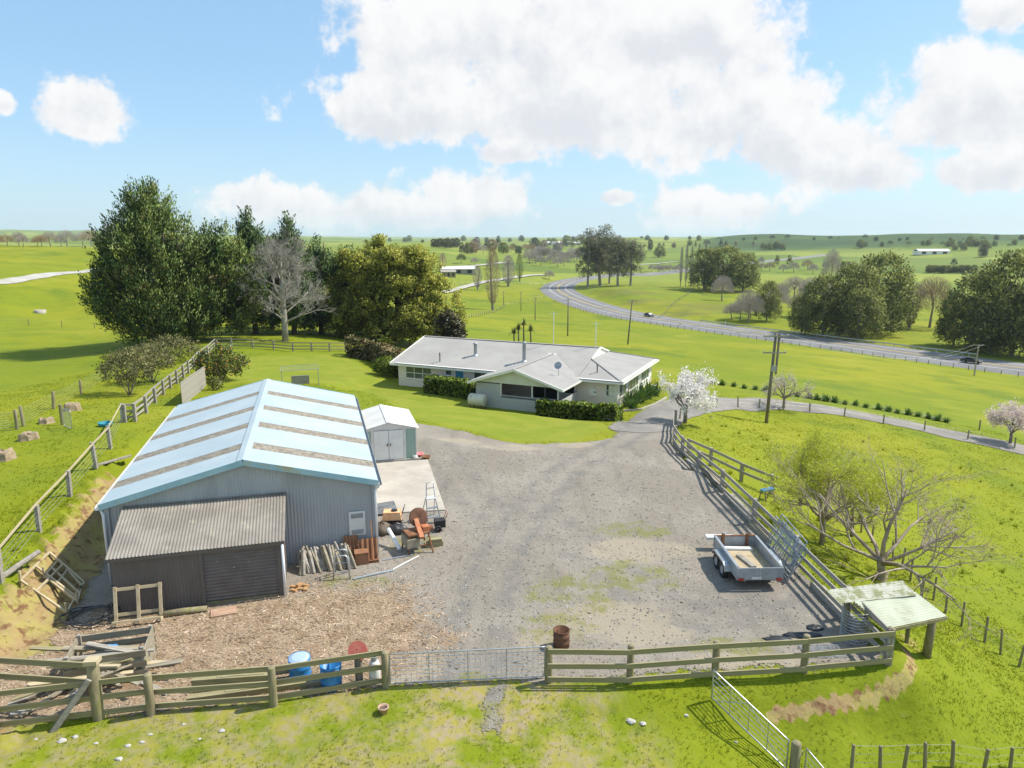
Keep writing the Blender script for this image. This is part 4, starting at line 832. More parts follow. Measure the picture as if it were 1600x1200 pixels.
M_post = MAT('mossy_fence_post', (.20, .17, .10), (.29, .25, .15), 3, .9, stretch=(3, 3, .5), c3=(.20, .20, .05), s3=2.2, lo3=.5, hi3=.68, bump=.005)
M_greywood = MAT('silvered_timber', (.26, .235, .20), (.38, .35, .30), 3, .9, stretch=(.5, 3, 3), bump=.004)
M_paleW = MAT('pale_sawn_timber', (.42, .34, .21), (.52, .44, .29), 2, .85, stretch=(.5, 3, 3))
M_rust = MAT('rusty_steel', (.16, .065, .03), (.25, .11, .05), 5, .85, c3=(.08, .04, .03), s3=7)
M_rubber = MAT('black_rubber', (.018, .018, .02), (.03, .03, .032), 6, .7)
M_blackp = MAT('black_plastic', (.02, .021, .024), (.035, .036, .04), 3, .35)
M_pole = MAT('old_power_pole', (.14, .115, .085), (.22, .19, .15), 1.5, .9, stretch=(3, 3, .4))
M_wire = MAT('steel_wire', (.45, .45, .44), rough=.5, metal=.6)

def corr(name, a, b, z0, ztop, mat, parent, pitch=.125, depth=.02, n=4):
    """corrugated vertical sheet from local point a to b, bottom z0, top ztop(t) in local z"""
    a, b = Vector(a), Vector(b); L = (b - a).length; d = (b - a) / L; nr = Vector((d.y, -d.x, 0)); k = int(L / pitch * n); V = []
    for i in range(k + 1):
        s = L * i / k; o = depth * math.sin(2 * math.pi * s / pitch); p = a + d * s + nr * o
        V += [(p.x, p.y, z0), (p.x, p.y, ztop(s / L) if callable(ztop) else ztop)]
    Fq = [(2 * i, 2 * i + 2, 2 * i + 3, 2 * i + 1) for i in range(k)]
    return link(name, np_mesh(name, V, Fq, True), mat, parent)
def corr_roof(name, p00, p10, p01, p11, mat, parent, pitch=.19, depth=.014, n=4, prof='sin'):
    """roof sheet: p00-p10 along the eave, p01-p11 along the ridge; ribs run up the slope"""
    p00, p10, p01, p11 = map(Vector, (p00, p10, p01, p11)); L = (p10 - p00).length; nr = (p10 - p00).cross(p01 - p00).normalized()
    if nr.z < 0: nr = -nr
    k = max(2, int(L / pitch * n)); V = []
    for i in range(k + 1):
        t = i / k; w_ = math.sin(2 * math.pi * L * t / pitch); w_ = max(0, w_) ** .5 if prof == 'rib' else w_; o = nr * depth * w_
        V += [p00.lerp(p10, t) + o, p01.lerp(p11, t) + o]
    Fq = [(2 * i, 2 * i + 2, 2 * i + 3, 2 * i + 1) for i in range(k)]
    return link(name, np_mesh(name, [tuple(v) for v in V], Fq, prof == 'sin'), mat, parent)

# ------------------------------------------------------------------ big farm shed
RS = R(15.5); W_, D_, E_, RZ = 9.4, 15.5, 3.15, 4.35
shed = thing('farm_shed', 'large grey corrugated shed with pale blue roof and skylight strips', 'shed', (-14.5, 24.0, 0), RS)
gab = lambda t: E_ + (RZ - E_) * (1 - abs(2 * t - 1)) - .03
corr('wall', (0, 0, 0), (W_, 0, 0), -.05, gab, M_wall, shed); corr('wall', (W_, D_, 0), (0, D_, 0), -.05, gab, M_wall, shed)
corr('wall', (0, D_, 0), (0, 0, 0), -.05, E_, M_wall, shed); corr('wall', (W_, 0, 0), (W_, D_, 0), -.05, E_, M_wall, shed)
ys = [-.18, 1.5, 2.4, 4.9, 5.8, 8.25, 9.15, 11.8, 12.65, D_ + .18]
sl = (RZ - E_) / (W_ / 2); ov = .18
for s in (0, 1):
    xe, xr = (-ov, W_ / 2) if s == 0 else (W_ + ov, W_ / 2)
    for i in range(9):
        sk = i % 2; dz = .035 if not sk else .028
        corr_roof('skylight' if sk else 'roof_panel', (xe, ys[i], E_ - ov * sl + dz), (xe, ys[i + 1], E_ - ov * sl + dz), (xr, ys[i], RZ + dz), (xr, ys[i + 1], RZ + dz), M_sky if sk else M_blue, shed, .15 if sk else .25, .012, prof='sin' if sk else 'rib')
    for y in (-.2, D_ + .2):
        MB().beam((xe, y, E_ - ov * sl - .05), (xr, y, RZ - .05), .03, .22).build('barge_flashing', M_bluetrim, shed)
    g = MB(); gx_ = xe + (-.07 if s == 0 else .07)
    g.span((gx_ - .07, -.2, E_ - .20), (gx_ + .07, D_ + .2, E_ - .185)); g.span((gx_ - .07, -.2, E_ - .19), (gx_ - .055, D_ + .2, E_ - .07)); g.span((gx_ + .055, -.2, E_ - .19), (gx_ + .07, D_ + .2, E_ - .07)); g.build('gutter', M_white if s == 0 else M_zinc, shed)
MB().slab([(W_ / 2 - .22, -.2, RZ + .02), (W_ / 2, -.2, RZ + .075), (W_ / 2, D_ + .2, RZ + .075), (W_ / 2 - .22, D_ + .2, RZ + .02)], .012).slab([(W_ / 2, -.2, RZ + .075), (W_ / 2 + .22, -.2, RZ + .02), (W_ / 2 + .22, D_ + .2, RZ + .02), (W_ / 2, D_ + .2, RZ + .075)], .012).build('ridge_cap', M_blue, shed)
for x, y in ((0, 0), (W_, 0)):
    MB().box((x, y - .01, E_ / 2 - .05), (.16, .13, E_)).build('corner_flashing', M_wall, shed)
for x, p in ((W_ + .06, M_pvc), (-.09, M_pvc)):
    dp = MB().tube([(x + (.12 if x > 1 else -.1), -.02, E_ - .2), (x, -.12, E_ - .42), (x, -.12, .05)], .055, 10); dp.build('downpipe', p, shed, True)
MB().lathe([(.09, E_ - .32), (.12, E_ - .1)], 10, (W_ + .14, -.1, 0)).build('rainwater_head', M_white, shed)
v = MB().box((8.72, -.05, 1.42), (.62, .05, .98)).build('louvre_vent', M_white, shed)
for z in (1.05, 1.72): 
    for k in range(4): MB().box((8.72, -.085, z + k * .05 - .05), (.46, .03, .022), M=Matrix.Rotation(.5, 3, 'X')).build('louvre', M_galv, v)

# ------------------------------------------------------------------ brown lean-to
lt = thing('lean_to_shed', 'brown corrugated lean-to with roller door against the grey shed', 'shed', shed.matrix_basis @ Vector((0, 0, 0)), RS)
x0, x1, yf = .65, 6.0, -2.55
zt = lambda y: 2.14 + (y - yf) / -yf * .78
corr('wall', (x0, yf, 0), (3.38, yf, 0), -.04, 2.1, M_brown, lt, .11, .018)
corr('wall', (x0, -.05, 0), (x0, yf, 0), -.04, lambda t: 2.86 - .74 * t, M_brown, lt, .11, .018); corr('wall', (x1, yf, 0), (x1, -.05, 0), -.04, lambda t: 2.12 + .74 * t, M_brown, lt, .11, .018)
MB().span((3.38, yf - .02, 1.93), (x1 + .02, yf + .04, 2.1)).build('door_header', M_brown, lt)
MB().span((3.33, yf - .03, 0), (3.43, yf + .05, 2.1)).build('door_jamb', M_brown, lt); MB().span((5.83, yf - .03, 0), (6.02, yf + .05, 2.1)).build('door_jamb', M_brown, lt)
V = []; n = 15 * 6
for i in range(n + 1):
    z = .10 + 1.85 * i / n; o = -.035 * abs(math.sin(math.pi * 15 * i / n)) ** .7; V += [(3.43, yf + .06 + o, z), (5.83, yf + .06 + o, z)]
rd = link('roller_door', np_mesh('roller_door', V, [(2 * i, 2 * i + 1, 2 * i + 3, 2 * i + 2) for i in range(n)], True), M_roll, lt)
MB().span((3.43, yf + .02, 0), (5.83, yf + .07, .10)).build('bottom_rail', M_post, rd)
corr_roof('roof', (x0 - .12, yf - .16, 2.13), (x1 + .14, yf - .16, 2.13), (x0 - .12, -.03, 2.95), (x1 + .14, -.03, 2.95), M_brownroof, lt, .11, .018)
MB().span((x0 - .1, yf - .13, 1.98), (x1 + .1, yf - .07, 2.1)).build('gutter', M_brown, lt)
MB().tube([(x1 + .03, yf - .1, 2.0), (x1 + .03, yf - .12, .03)], .05, 10).build('downpipe', M_pvc, lt, True)
MB().slab([(x0 - .1, -.03, 2.97), (x0 - .1, -.12, 2.96), (x1 + .12, -.12, 2.96), (x1 + .12, -.03, 2.97)], .01).build('flashing', M_brownroof, lt)

# ------------------------------------------------------------------ garden shed and concrete pad
gs = thing('garden_shed', 'small green steel garden shed with white double doors', 'shed', (-8.42, 38.05, 0), RS)
MB().span((-.1, -.12, 0), (3.2, 4.4, .13)).build('base_slab', M_conc, gs)
gw, gd, ge, gr = 3.1, 4.2, 1.95, 2.32; gg = lambda t: ge + (gr - ge) * (1 - abs(2 * t - 1))
corr('wall', (0, .02, 0), (.62, .02, 0), .13, ge + .05, M_green, gs, .16, .012); corr('wall', (gw - .62, .02, 0), (gw, .02, 0), .13, ge + .05, M_green, gs, .16, .012)
corr('wall', (0, gd, 0), (0, 0, 0), .13, ge, M_green, gs, .16, .012); corr('wall', (gw, 0, 0), (gw, gd, 0), .13, ge, M_green, gs, .16, .012); corr('wall', (gw, gd, 0), (0, gd, 0), .13, gg, M_green, gs, .16, .012)
for x in (.66, gw - .66): MB().span((x - .07, -.03, .13), (x + .07, .03, 2.02)).build('door_frame', M_shedroof, gs)
for x in (.015, gw - .015): MB().span((x - .03, -.02, .13), (x + .03, .04, ge)).build('corner_trim', M_shedroof, gs)
MB().poly([(0, -.01, ge - .08), (gw, -.01, ge - .08), (gw, -.01, ge), (gw / 2, -.01, gr - .01), (0, -.01, ge)]).build('gable_panel', M_shedroof, gs)
for xa, xb, hx in ((.74, gw / 2 - .01, gw / 2 - .08), (gw / 2 + .01, gw - .74, gw / 2 + .08)):
    dl = corr('door', (xa, -.04, 0), (xb, -.04, 0), .16, ge - .09, M_white, gs, .20, .008); MB().span((hx - .02, -.085, .95), (hx + .02, -.045, 1.10)).build('handle', M_dark, dl)
for s, (xe, xr) in enumerate(((-.15, gw / 2), (gw + .15, gw / 2))): corr_roof('roof_panel', (xe, -.2, ge - .02), (xe, gd + .15, ge - .02), (xr, -.2, gr + .03), (xr, gd + .15, gr + .03), M_shedroof, gs, .3, .01, prof='rib')
MB().slab([(gw / 2 - .1, -.22, gr + .045), (gw / 2 + .1, -.22, gr + .045), (gw / 2 + .1, gd + .17, gr + .045), (gw / 2 - .1, gd + .17, gr + .045)], .01).build('ridge_cap', M_shedroof, gs)
lx = lambda x, y: tuple((Matrix.Rotation(RS, 3, 'Z') @ Vector((x, y, 0)) + Vector((-14.5, 24, 0)))[:2])
cpd = MB().slab([(*lx(W_ + .12, 4.2), .075), (*lx(12.9, 3.8), .075), (*lx(13.3, 11.6), .075), (*lx(W_ + .12, 11.8), .075)], .2).build('concrete_pad', M_conc); tag(cpd, kind='structure')

# ------------------------------------------------------------------ farmhouse
ho = thing('farmhouse', 'long single-storey beige farmhouse with grey roof and front porch', 'house', (HOUSE_O[0], HOUSE_O[1], HGZ), math.atan2(HX[1], HX[0]))
HL, HD, HE, HR = 23.3, 12.6, 2.45, 4.2; RY = HD / 2; XG = 19.6; HT = 3.55
def wall(a, b, z0, z1, mat=M_house, th=.18):
    return MB().beam((*a, (z0 + z1) / 2), (*b, (z0 + z1) / 2), th, z1 - z0).build('wall', mat, ho)
wall((0, .09), (19.5, .09), -.2, HE); wall((19.5, .09), (HL, .09), -.2, HE); wall((0, HD - .09), (HL, HD - .09), -.2, HE); wall((.09, .18), (.09, HD - .18), -.2, HE); wall((HL - .09, .18), (HL - .09, HD - .18), -.2, HE, M_hwhite)
MB().poly([(0, 0, HE), (0, HD, HE), (0, RY, HR - .05)]).build('gable_wall', M_house, ho)
ev = .6; es = HE - ev * (HR - HE) / RY + .08; rsx = (HR - HE) / RY
zr_ = lambda y: HE + .08 + rsx * (y if y < RY else HD - y)
ym = (HT - HE - .08) / rsx
corr_roof('roof_panel', (-ev, -ev, es), (XG, -ev, es), (-ev, RY, HR + .08), (XG, RY, HR + .08), M_hroof, ho, .3, .022, prof='rib')
corr_roof('roof_panel', (-ev, HD + ev, es), (XG, HD + ev, es), (-ev, RY, HR + .08), (XG, RY, HR + .08), M_hroof, ho, .3, .022, prof='rib')
xh = HL + ev
MB().slab([(XG, -ev, es), (xh, -ev, es), (XG, ym, HT)], .04).build('roof_panel', M_hroof, ho); MB().slab([(XG, HD + ev, es), (XG, HD - ym, HT), (xh, HD + ev, es)], .04).build('roof_panel', M_hroof, ho)
MB().slab([(xh, -ev, es), (xh, HD + ev, es), (XG, HD - ym, HT), (XG, ym, HT)], .04).build('hip_panel', M_hroof2, ho)
MB().poly([(XG + .02, ym, HT), (XG + .02, HD - ym, HT), (XG + .02, RY, HR + .05)]).build('gablet', M_hwhite, ho)
for sgn, ya in ((-1, ym - .1), (1, HD - ym + .1)): MB().beam((XG + .05, ya, HT), (XG + .05, RY, HR + .1), .14, .16).build('barge_board', M_hwhite, ho)
for ya, yb in ((-ev, RY), (HD + ev, RY)): MB().beam((-ev, ya, es - .02), (-ev, yb, HR + .06), .08, .2).build('barge_board', M_hwhite, ho)
MB().beam((-ev, RY, HR + .11), (XG, RY, HR + .11), .3, .05).build('ridge_cap', M_hroof, ho)
for a, b in (((xh, -ev, es + .03), (XG, ym, HT + .03)), ((xh, HD + ev, es + .03), (XG, HD - ym, HT + .03))): MB().beam(a, b, .2, .05).build('hip_cap', M_hroof2, ho)
for a, b in (((-ev, -ev, es - .1), (11.6, -ev, es - .1)), ((19.5, -ev, es - .1), (xh, -ev, es - .1)), ((xh, -ev, es - .1), (xh, HD + ev, es - .1)), ((-ev, HD + ev, es - .1), (xh, HD + ev, es - .1))): MB().beam(a, b, .1, .17).build('fascia', M_hwhite, ho)
MB().span((0, -ev, HE - .03), (HL + ev, 0, HE - .005)).build('soffit', M_hwhite, ho); MB().span((HL, 0, HE - .03), (HL + ev, HD, HE - .005)).build('soffit', M_hwhite, ho)
def window(x, y, z, wd, ht, nx, facing='front', mat=M_glass, parent=None, nz=1):
    f = MB(); t = .06
    def P(u, d, zz): return (x + u, y - d, zz) if facing == 'front' else (x + d, y + u, zz)
    def bar(u0, u1, z0, z1, d0, d1):
        a, b = P(u0, d0, z0), P(u1, d1, z1); f.span(a, b)
    for k in range(nx + 1):
        u = wd * k / nx - t / 2; bar(u, u + t, z, z + ht, 0, .06)
    for zz in (z, z + ht - t) + ((z + ht * .45,) if nz > 1 else ()): bar(0, wd, zz, zz + t, 0, .05)
    bar(-.08, wd + .08, z - .07, z, 0, .11)
    fr = f.build('window', M_hwhite, parent or ho)
    for k in range(nx):
        g = MB(); g.span(P(wd * k / nx + t / 2, 0.005, z + t), P(wd * (k + 1) / nx - t / 2, .025, z + ht - t)); g.build('pane', mat, fr)
    return fr
M_teal = MAT('blue_blind', (.03, .22, .38), rough=.4)
window(.95, 0, .85, 3.0, 1.25, 3, nz=2); window(5.6, 0, 1.5, .7, .55, 1); window(6.7, 0, 1.2, .95, .9, 1, mat=M_teal); window(8.8, 0, .75, 1.7, 1.35, 2)
window(HL, .35, .75, 2.2, 1.4, 2, 'side'); window(HL, 3.6, .75, 3.4, 1.45, 3, 'side'); window(HL, 8.2, .75, 3, 1.4, 3, 'side')
window(22.2, 0, .9, .9, 1.1, 2, nz=2)
d_ = MB().span((HL - .85, -.05, .0), (HL - .02, .0, 2.05)).build('door', M_cream, ho); MB().span((HL - .78, -.09, .95), (HL - .72, -.05, 1.05)).build('handle', M_galv, d_)
mbx = MB().box((21.0, -.08, 1.15), (.75, .16, .62)).build('meter_box', M_hwhite, ho); MB().box((21.2, -.17, 1.2), (.14, .02, .12)).build('dial', M_dark, mbx)
MB().box((18.85 + .95, -.06, 2.05), (.42, .1, .16)).build('wall_vent', M_house, ho)
# front porch: gable roof on block walls
PX0, PX1, PY = 11.5, 19.5, -5.0; pr_ = (PX0 + PX1) / 2; PE, PR = HE + .02, HE + 1.25; yb_ = 4.2
for xe in (PX0 - .55, PX1 + .55):
    xs = PX0 - .55 if xe < pr_ else PX1 + .55; zs = PE - .55 * (PR - PE) / 4
    yend = -.2
    MB().slab([(xs, PY - .5, zs), (pr_, PY - .5, PR + .05), (pr_, (PR + .05 - HE - .08) / rsx, PR + .05), (xs, (zs - HE - .08) / rsx, zs)], .05).build('porch_roof', M_hroof2 if xe > pr_ else M_hroof, ho)
    MB().beam((xs, PY - .52, zs - .06), (pr_, PY - .52, PR - .01), .07, .22).build('barge_board', M_hwhite, ho)
    MB().beam((xs, PY - .5, zs - .08), (xs, -.7, zs - .08), .07, .16).build('fascia', M_hwhite, ho)
MB().beam((pr_, PY - .5, PR + .08), (pr_, 3.9, PR + .08), .26, .05).build('ridge_cap', M_hroof, ho)
MB().slab([(PX0 - .2, PY, PE - .15), (PX1 + .2, PY, PE - .15), (pr_, PY, PR - .08)], .06).build('gable_panel', M_cream, ho)
def blocks(xa, xb, y, z0, rows, skip=0):
    w0 = MB().span((xa, y + .02, z0), (xb, y + .17, z0 + rows * .2)).build('block_wall', M_block, ho)
    bm_ = MB().box((0, 0, 0), (.385, .03, .185)).me('block'); bm_.materials.append(M_block)
    for r_ in range(rows):
        x = xa + (.2 if r_ % 2 else 0)
        while x + .385 <= xb + .01: link('block', bm_, None, w0, (x + .2, y + .012, z0 + .1 + r_ * .2)); x += .4
    return w0
blocks(PX0, 14.0, PY + .1, 0, 11); blocks(14.0, PX1, PY + .1, 0, 5)
lat = MB()
for k in range(27): lat.lathe([(.07, 0), (.095, .03), (.07, .06)], 8, (14.1 + k * .2, PY + .17, 1.1), Matrix.Rotation(math.pi / 2, 3, 'X'))
lat.span((14.0, PY + .1, 1.2), (PX1, PY + .22, 1.25)); lat.build('breeze_block_course', M_block, ho)
for x in (14.0, 17.0, PX1 - .1): MB().span((x - .05, PY + .1, 1.25), (x + .05, PY + .2, PE - .15)).build('porch_post', M_hwhite, ho)
MB().span((PX0, PY + .3, 0), (PX0 + .15, 0, PE - .1)).build('block_wall', M_block, ho); MB().span((PX1 - .15, PY + .3, 0), (PX1, 0, 1.1)).build('block_wall', M_block, ho)
window(15.0, -.02, .1, 2.6, 1.9, 2, mat=M_dark); window(18.2, -.02, .8, 1.0, 1.2, 1, mat=M_dark)
# flues, dish, skylight, aerials
for x, y, h_, r_ in ((7.6, 2.6, 1.1, .16), (13.2, 2.1, 1.75, .17), (4.6, .6, .75, .06), (21.0, 1.0, .6, .06)):
    z = zr_(y); f = MB().lathe([(r_, z - .15), (r_, z + h_), (r_ * 1.35, z + h_), (r_ * 1.35, z + h_ + .16), (.01, z + h_ + .2)], 12, (x, y, 0)).build('flue', M_zinc if r_ > .1 else M_pole, ho, True)
    if r_ > .1: MB().lathe([(r_ * 2.2, z - .08), (r_ * 1.05, z + .12)], 12, (x, y, 0)).build('flashing', M_zinc, f)
T = Matrix.Rotation(R(62), 3, 'X') @ Matrix.Rotation(0, 3, 'Z')
dz_ = PE + (PX1 - 18.4) * (PR - PE) / 4
ds = MB().lathe([(.02, 0), (.2, .03), (.34, .10), (.35, .11), (.34, .115), (.2, .045), (.02, .015)], 20, (18.4, -2.2, dz_ + .95), T).build('satellite_dish', M_zinc, ho, True)
MB().tube([(18.4, -2.15, dz_ - .05), (18.4, -2.15, dz_ + .9)], .025, 6).build('mast', M_galv, ds); MB().tube([(18.4, -2.2, dz_ + .7), (18.4, -2.75, dz_ + 1.2)], .015, 5).build('feed_arm', M_galv, ds)
MB().box((15.4, 3.8, zr_(3.8) + .05), (.75, .75, .06), M=Matrix.Rotation(math.atan(rsx), 3, 'X')).build('skylight', M_white, ho)
for x, h_ in ((14.5, 3.4), (19.0, 2.6)): a_ = MB().tube([(x, RY + .3, HR - .1), (x, RY + .3, HR + h_)], .04, 6); a_.beam((x - .5, RY + .3, HR + h_ - .2), (x + .5, RY + .3, HR + h_ - .2), .03, .03); a_.build('aerial', M_white, ho)
# oil tank
ot = thing('oil_tank', 'rust-stained cream oil tank on legs beside the porch', 'tank', (*hloc(12.2, -5.9), H(*hloc(12.2, -5.9))), math.atan2(HX[1], HX[0]))
MB().lathe([(.02, -.75), (.52, -.75), (.56, -.68), (.56, .68), (.52, .75), (.02, .75)], 18, (0, 0, .82), Matrix.Rotation(math.pi / 2, 3, 'Y')).build('tank_body', MAT('stained_cream_steel', (.55, .52, .42), (.62, .60, .5), 2, .6, c3=(.36, .20, .09), s3=1.6, lo3=.55, hi3=.72), ot, True)
for x in (-.55, .55):
    for y in (-.35, .35): MB().span((x - .04, y - .04, -.1), (x + .04, y + .04, .5)).build('leg', M_rust, ot)
# low kerb along the flax bed
kb = MB(); kp = [hloc(24.2, -1.6), hloc(25.6, -.6), hloc(26.2, 2), hloc(26.4, 6)]
for a, b in zip(kp[:-1], kp[1:]): kb.beam((*a, H(*a) + .04), (*b, H(*b) + .04), .14, .24)
tag(kb.build('garden_kerb', M_conc), 'low concrete kerb edging the flax bed by the driveway', 'kerb')
# retaining wall of boards behind the shed
wa, wb = G(322, 602), G(285, 634); wt = thing('board_fence', 'solid grey board fence end beside the citrus bush', 'fence', wa)
dv = Vector((wb[0] - wa[0], wb[1] - wa[1], wb[2] - wa[2])); n = 16
bm_ = MB().span((-.17, -.012, -.3), (.17, .012, 1.75)).me('board'); bm_.materials.append(M_greywood)
LW = Vector((dv.x, dv.y)).length; n = max(6, int(LW / .36))
for i in range(n): link('board', bm_, None, wt, dv * ((i + .5) / n) + Vector((0, 0, random.uniform(-.02, .02))), (0, 0, math.atan2(dv.y, dv.x)), (LW / n / .35, 1, 1))
# ------------------------------------------------------------------ fences
_pm = {}
def post_me(kind, r, h):
    key = (kind, round(r, 3), round(h, 2))
    if key not in _pm:
        b = MB()
        if kind == 'round': b.lathe([(r * 1.05, -.35), (r, h * .5), (r * .95, h - .02), (r * .8, h), (.001, h + .005)], 9)
        else: b.span((-r, -r, -.35), (r, r, h))
        m = b.me('post', kind == 'round'); m.materials.append({'round': M_post, 'square': M_greywood, 'pale': M_paleW}.get(kind, M_post)); _pm[key] = m
    return _pm[key]
def rail_me(wd, ht, mat):
    key = ('rail', wd, ht, mat.name)
    if key not in _pm: m = MB().box((0, 0, 0), (1, wd, ht)).me('rail'); m.materials.append(mat); _pm[key] = m
    return _pm[key]
def put_rail(t, o, a, b, wd, ht, mat, name='rail', ext=.06):
    a, b = Vector(a), Vector(b); d = b - a; L = d.length; up = Vector((0, 0, 1)); d.normalize(); sdv = up.cross(d).normalized(); u = d.cross(sdv)
    r = link(name, rail_me(wd, ht, mat), None, t); r.matrix_local = Matrix.Translation((a + b) / 2 - o) @ Matrix((d, sdv, u)).transposed().to_4x4() @ Matrix.Diagonal((L + ext, 1, 1, 1)); return r
def resample(pts, spacing):
    out = [pts[0]]
    for a, b in zip(pts[:-1], pts[1:]):
        n = max(1, round(math.dist(a, b) / spacing)); out += [(a[0] + (b[0] - a[0]) * i / n, a[1] + (b[1] - a[1]) * i / n) for i in range(1, n + 1)]
    return out
def fence(label, pts, spacing=None, r=.1, h=1.2, kind='round', rails=(), rw=.045, rh=.15, rmat=M_wood, wires=(), side=1, name='rail_fence', group=None, hj=.03, lean=0, cat='fence', wr=.005):
    P = resample(pts, spacing) if spacing else list(pts); zs = height([p[0] for p in P], [p[1] for p in P])
    o = Vector((P[0][0], P[0][1], zs[0])); t = thing(name, label, cat, o, 0, group); tops = []
    for i, p in enumerate(P):
        q = link('post', post_me(kind, r, h), None, t, Vector((p[0], p[1], zs[i])) - o, (random.gauss(0, lean), random.gauss(0, lean), random.uniform(0, 6) if kind == 'round' else 0)); q.scale = (random.uniform(.92, 1.1), random.uniform(.92, 1.1), 1 + random.gauss(0, hj))
    for i in range(len(P) - 1):
        a, b = P[i], P[i + 1]; dx, dy = b[0] - a[0], b[1] - a[1]; L = math.hypot(dx, dy); nx, ny = dy / L * side * (r + rw / 2 + .003), -dx / L * side * (r + rw / 2 + .003)
        for hz in rails:
            put_rail(t, o, (a[0] + nx, a[1] + ny, zs[i] + hz + random.gauss(0, .012)), (b[0] + nx, b[1] + ny, zs[i + 1] + hz + random.gauss(0, .012)), rw, rh, rmat)
    for hz in wires:
        w_ = MB(); pts3 = []
        for i, p in enumerate(P): pts3.append(Vector((p[0], p[1], zs[i] + hz)) - o + Vector((0, r * .8, 0)))
        w_.tube(pts3, wr, 4, False).build('wire', M_wire, t)
    return t
R3 = (.22, .62, 1.05)
# front fence either side of the gate
fl = [G2(*p) for p in [(603, 1074), (428, 1102), (237, 1116), (-8, 1146)]]; fl.append((fl[-1][0] * 2 - fl[-2][0], fl[-1][1] * 2 - fl[-2][1]))
fence('mossy three-rail fence between the mesh gate and the timber crate', fl, None, .105, 1.15, rails=(.15, .58, 1.02), side=1)
fr_ = [G2(*p) for p in [(857, 1066), (984, 1066), (1117, 1057), (1256, 1049), (1386, 1036)]]
fence('mossy three-rail fence from the mesh gate to the small shelter', fr_, None, .105, 1.15, rails=(.18, .6, 1.04), side=1)
# side fence of the yard
sf = [fr_[-1]] + [G2(*p) for p in [(1322, 966), (1242, 883), (1178, 818), (1128, 768), (1092, 735), (1066, 710), (1054, 692), (1055, 664)]]
fence('long weathered rail fence separating gravel yard from the sloping paddock', sf, None, .09, 1.15, rails=(.3, .7, 1.1), side=-1, rmat=M_greywood, kind='square')
sp = [G2(*p) for p in [(1075, 712), (1110, 728), (1158, 752), (1205, 772), (1250, 790)]]
fence('short rail fence branching off into the paddock by the willow', sp, None, .085, 1.1, rails=(.6, 1.05), side=1, rmat=M_greywood, kind='square')
# garden rail fences
ga = [G2(*p) for p in [(196, 660), (212, 659), (229, 646), (243, 630), (256, 617), (267, 607), (277, 600), (287, 591), (295, 584), (303, 577), (312, 566), (325, 556), (338, 543)]]
fence('silvery rail fence climbing from the wire fence to the garden corner', ga, None, .085, 1.2, rails=(.3, .68, 1.1), side=-1, rmat=M_greywood, kind='square')
gb = [G2(*p) for p in [(339, 543), (362, 543), (395, 544), (428, 546), (458, 549), (487, 549), (515, 549), (540, 549)]]
fence('rail fence across the back of the mown lawn', gb, None, .09, 1.2, rails=(.3, .68, 1.1), side=1, rmat=M_wood, kind='square')
# post and wire fences
lw = [G2(*p) for p in [(2, 912), (62, 832), (110, 778), (150, 729), (173, 701), (192, 660)]]
t = fence('post fence with one top rail along the clay bank', lw, None, .075, 1.2, 'square', wires=(.3, .5, .7, .9), name='wire_fence', lean=.02)
o = t.location; zz = height([p[0] for p in lw], [p[1] for p in lw])
for i in range(len(lw) - 1): put_rail(t, Vector(o), (lw[i][0], lw[i][1], zz[i] + 1.17), (lw[i + 1][0], lw[i + 1][1], zz[i + 1] + 1.17), .05, .07, M_paleW)
uw = [G2(*p) for p in [(27, 671), (37, 666), (84, 639), (127, 616), (166, 593), (215, 562)]]
uw = [(2 * uw[0][0] - uw[1][0] - 6, 2 * uw[0][1] - uw[1][1] - 5)] + uw
fence('post and wire fence between the stumps and the big left-hand paddock'.replace('left-hand ', ''), uw, None, .1, 1.25, wires=(.2, .35, .5, .65, .8, .95, 1.1), name='wire_fence', lean=.03, hj=.06)
fence('far thin post fence crossing the paddock below the water trough', [G2(*p) for p in [(-60, 506), (45, 508), (97, 511), (148, 513), (190, 515)]], 6.0, .07, 1.1, name='wire_fence', wires=(1.0, .6))
rw_ = [G2(*p) for p in [(1330, 818), (1362, 848), (1395, 875), (1422, 908), (1440, 932), (1458, 938), (1477, 958), (1502, 979), (1538, 1004), (1563, 1023), (1592, 1042), (1640, 1080)]]
fence('line of thin posts and wire running down the paddock below the fruit tree', rw_, 1.35, .045, 1.05, wires=(.3, .6, .9), name='wire_fence', lean=.04, hj=.08)
bw = [G2(*p) for p in [(1330, 1206), (1375, 1206), (1412, 1204), (1445, 1203), (1488, 1202), (1536, 1210), (1578, 1204), (1640, 1206)]]
fence('low wire fence on round posts at the foot of the eroded bank', bw, None, .05, .85, wires=(.25, .5, .75), name='wire_fence', lean=.04, hj=.08)
dp_ = [G2(*p) for p in [(1055, 664), (1062, 655), (1090, 640), (1120, 637), (1153, 637), (1186, 638), (1224, 640), (1265, 644), (1319, 651), (1380, 662), (1444, 673), (1512, 687), (1585, 700)]]
fence('row of short posts with wire along the inner edge of the driveway', dp_, None, .07, 1.0, wires=(.5, .85), name='post_fence', lean=.03, hj=.08)
fence('post on the far verge of the driveway', [G2(1530, 672), G2(1640, 692)], None, .08, 1.1, wires=(.9,), name='post_fence')
for lab, pp_ in (('far post fence dividing the valley paddock behind the house', [(720, 500), (790, 478), (850, 466)]), ('far post fence across the pasture beyond the round evergreen', [(700, 446), (780, 442), (855, 445)]), ('far post fence running up the knoll across the highway', [(1030, 498), (1060, 470), (1085, 452)])):
    fence(lab, [G2(*p) for p in pp_], 5.0, .09, 1.2, name='wire_fence', wires=(1.1, .7), wr=.012)
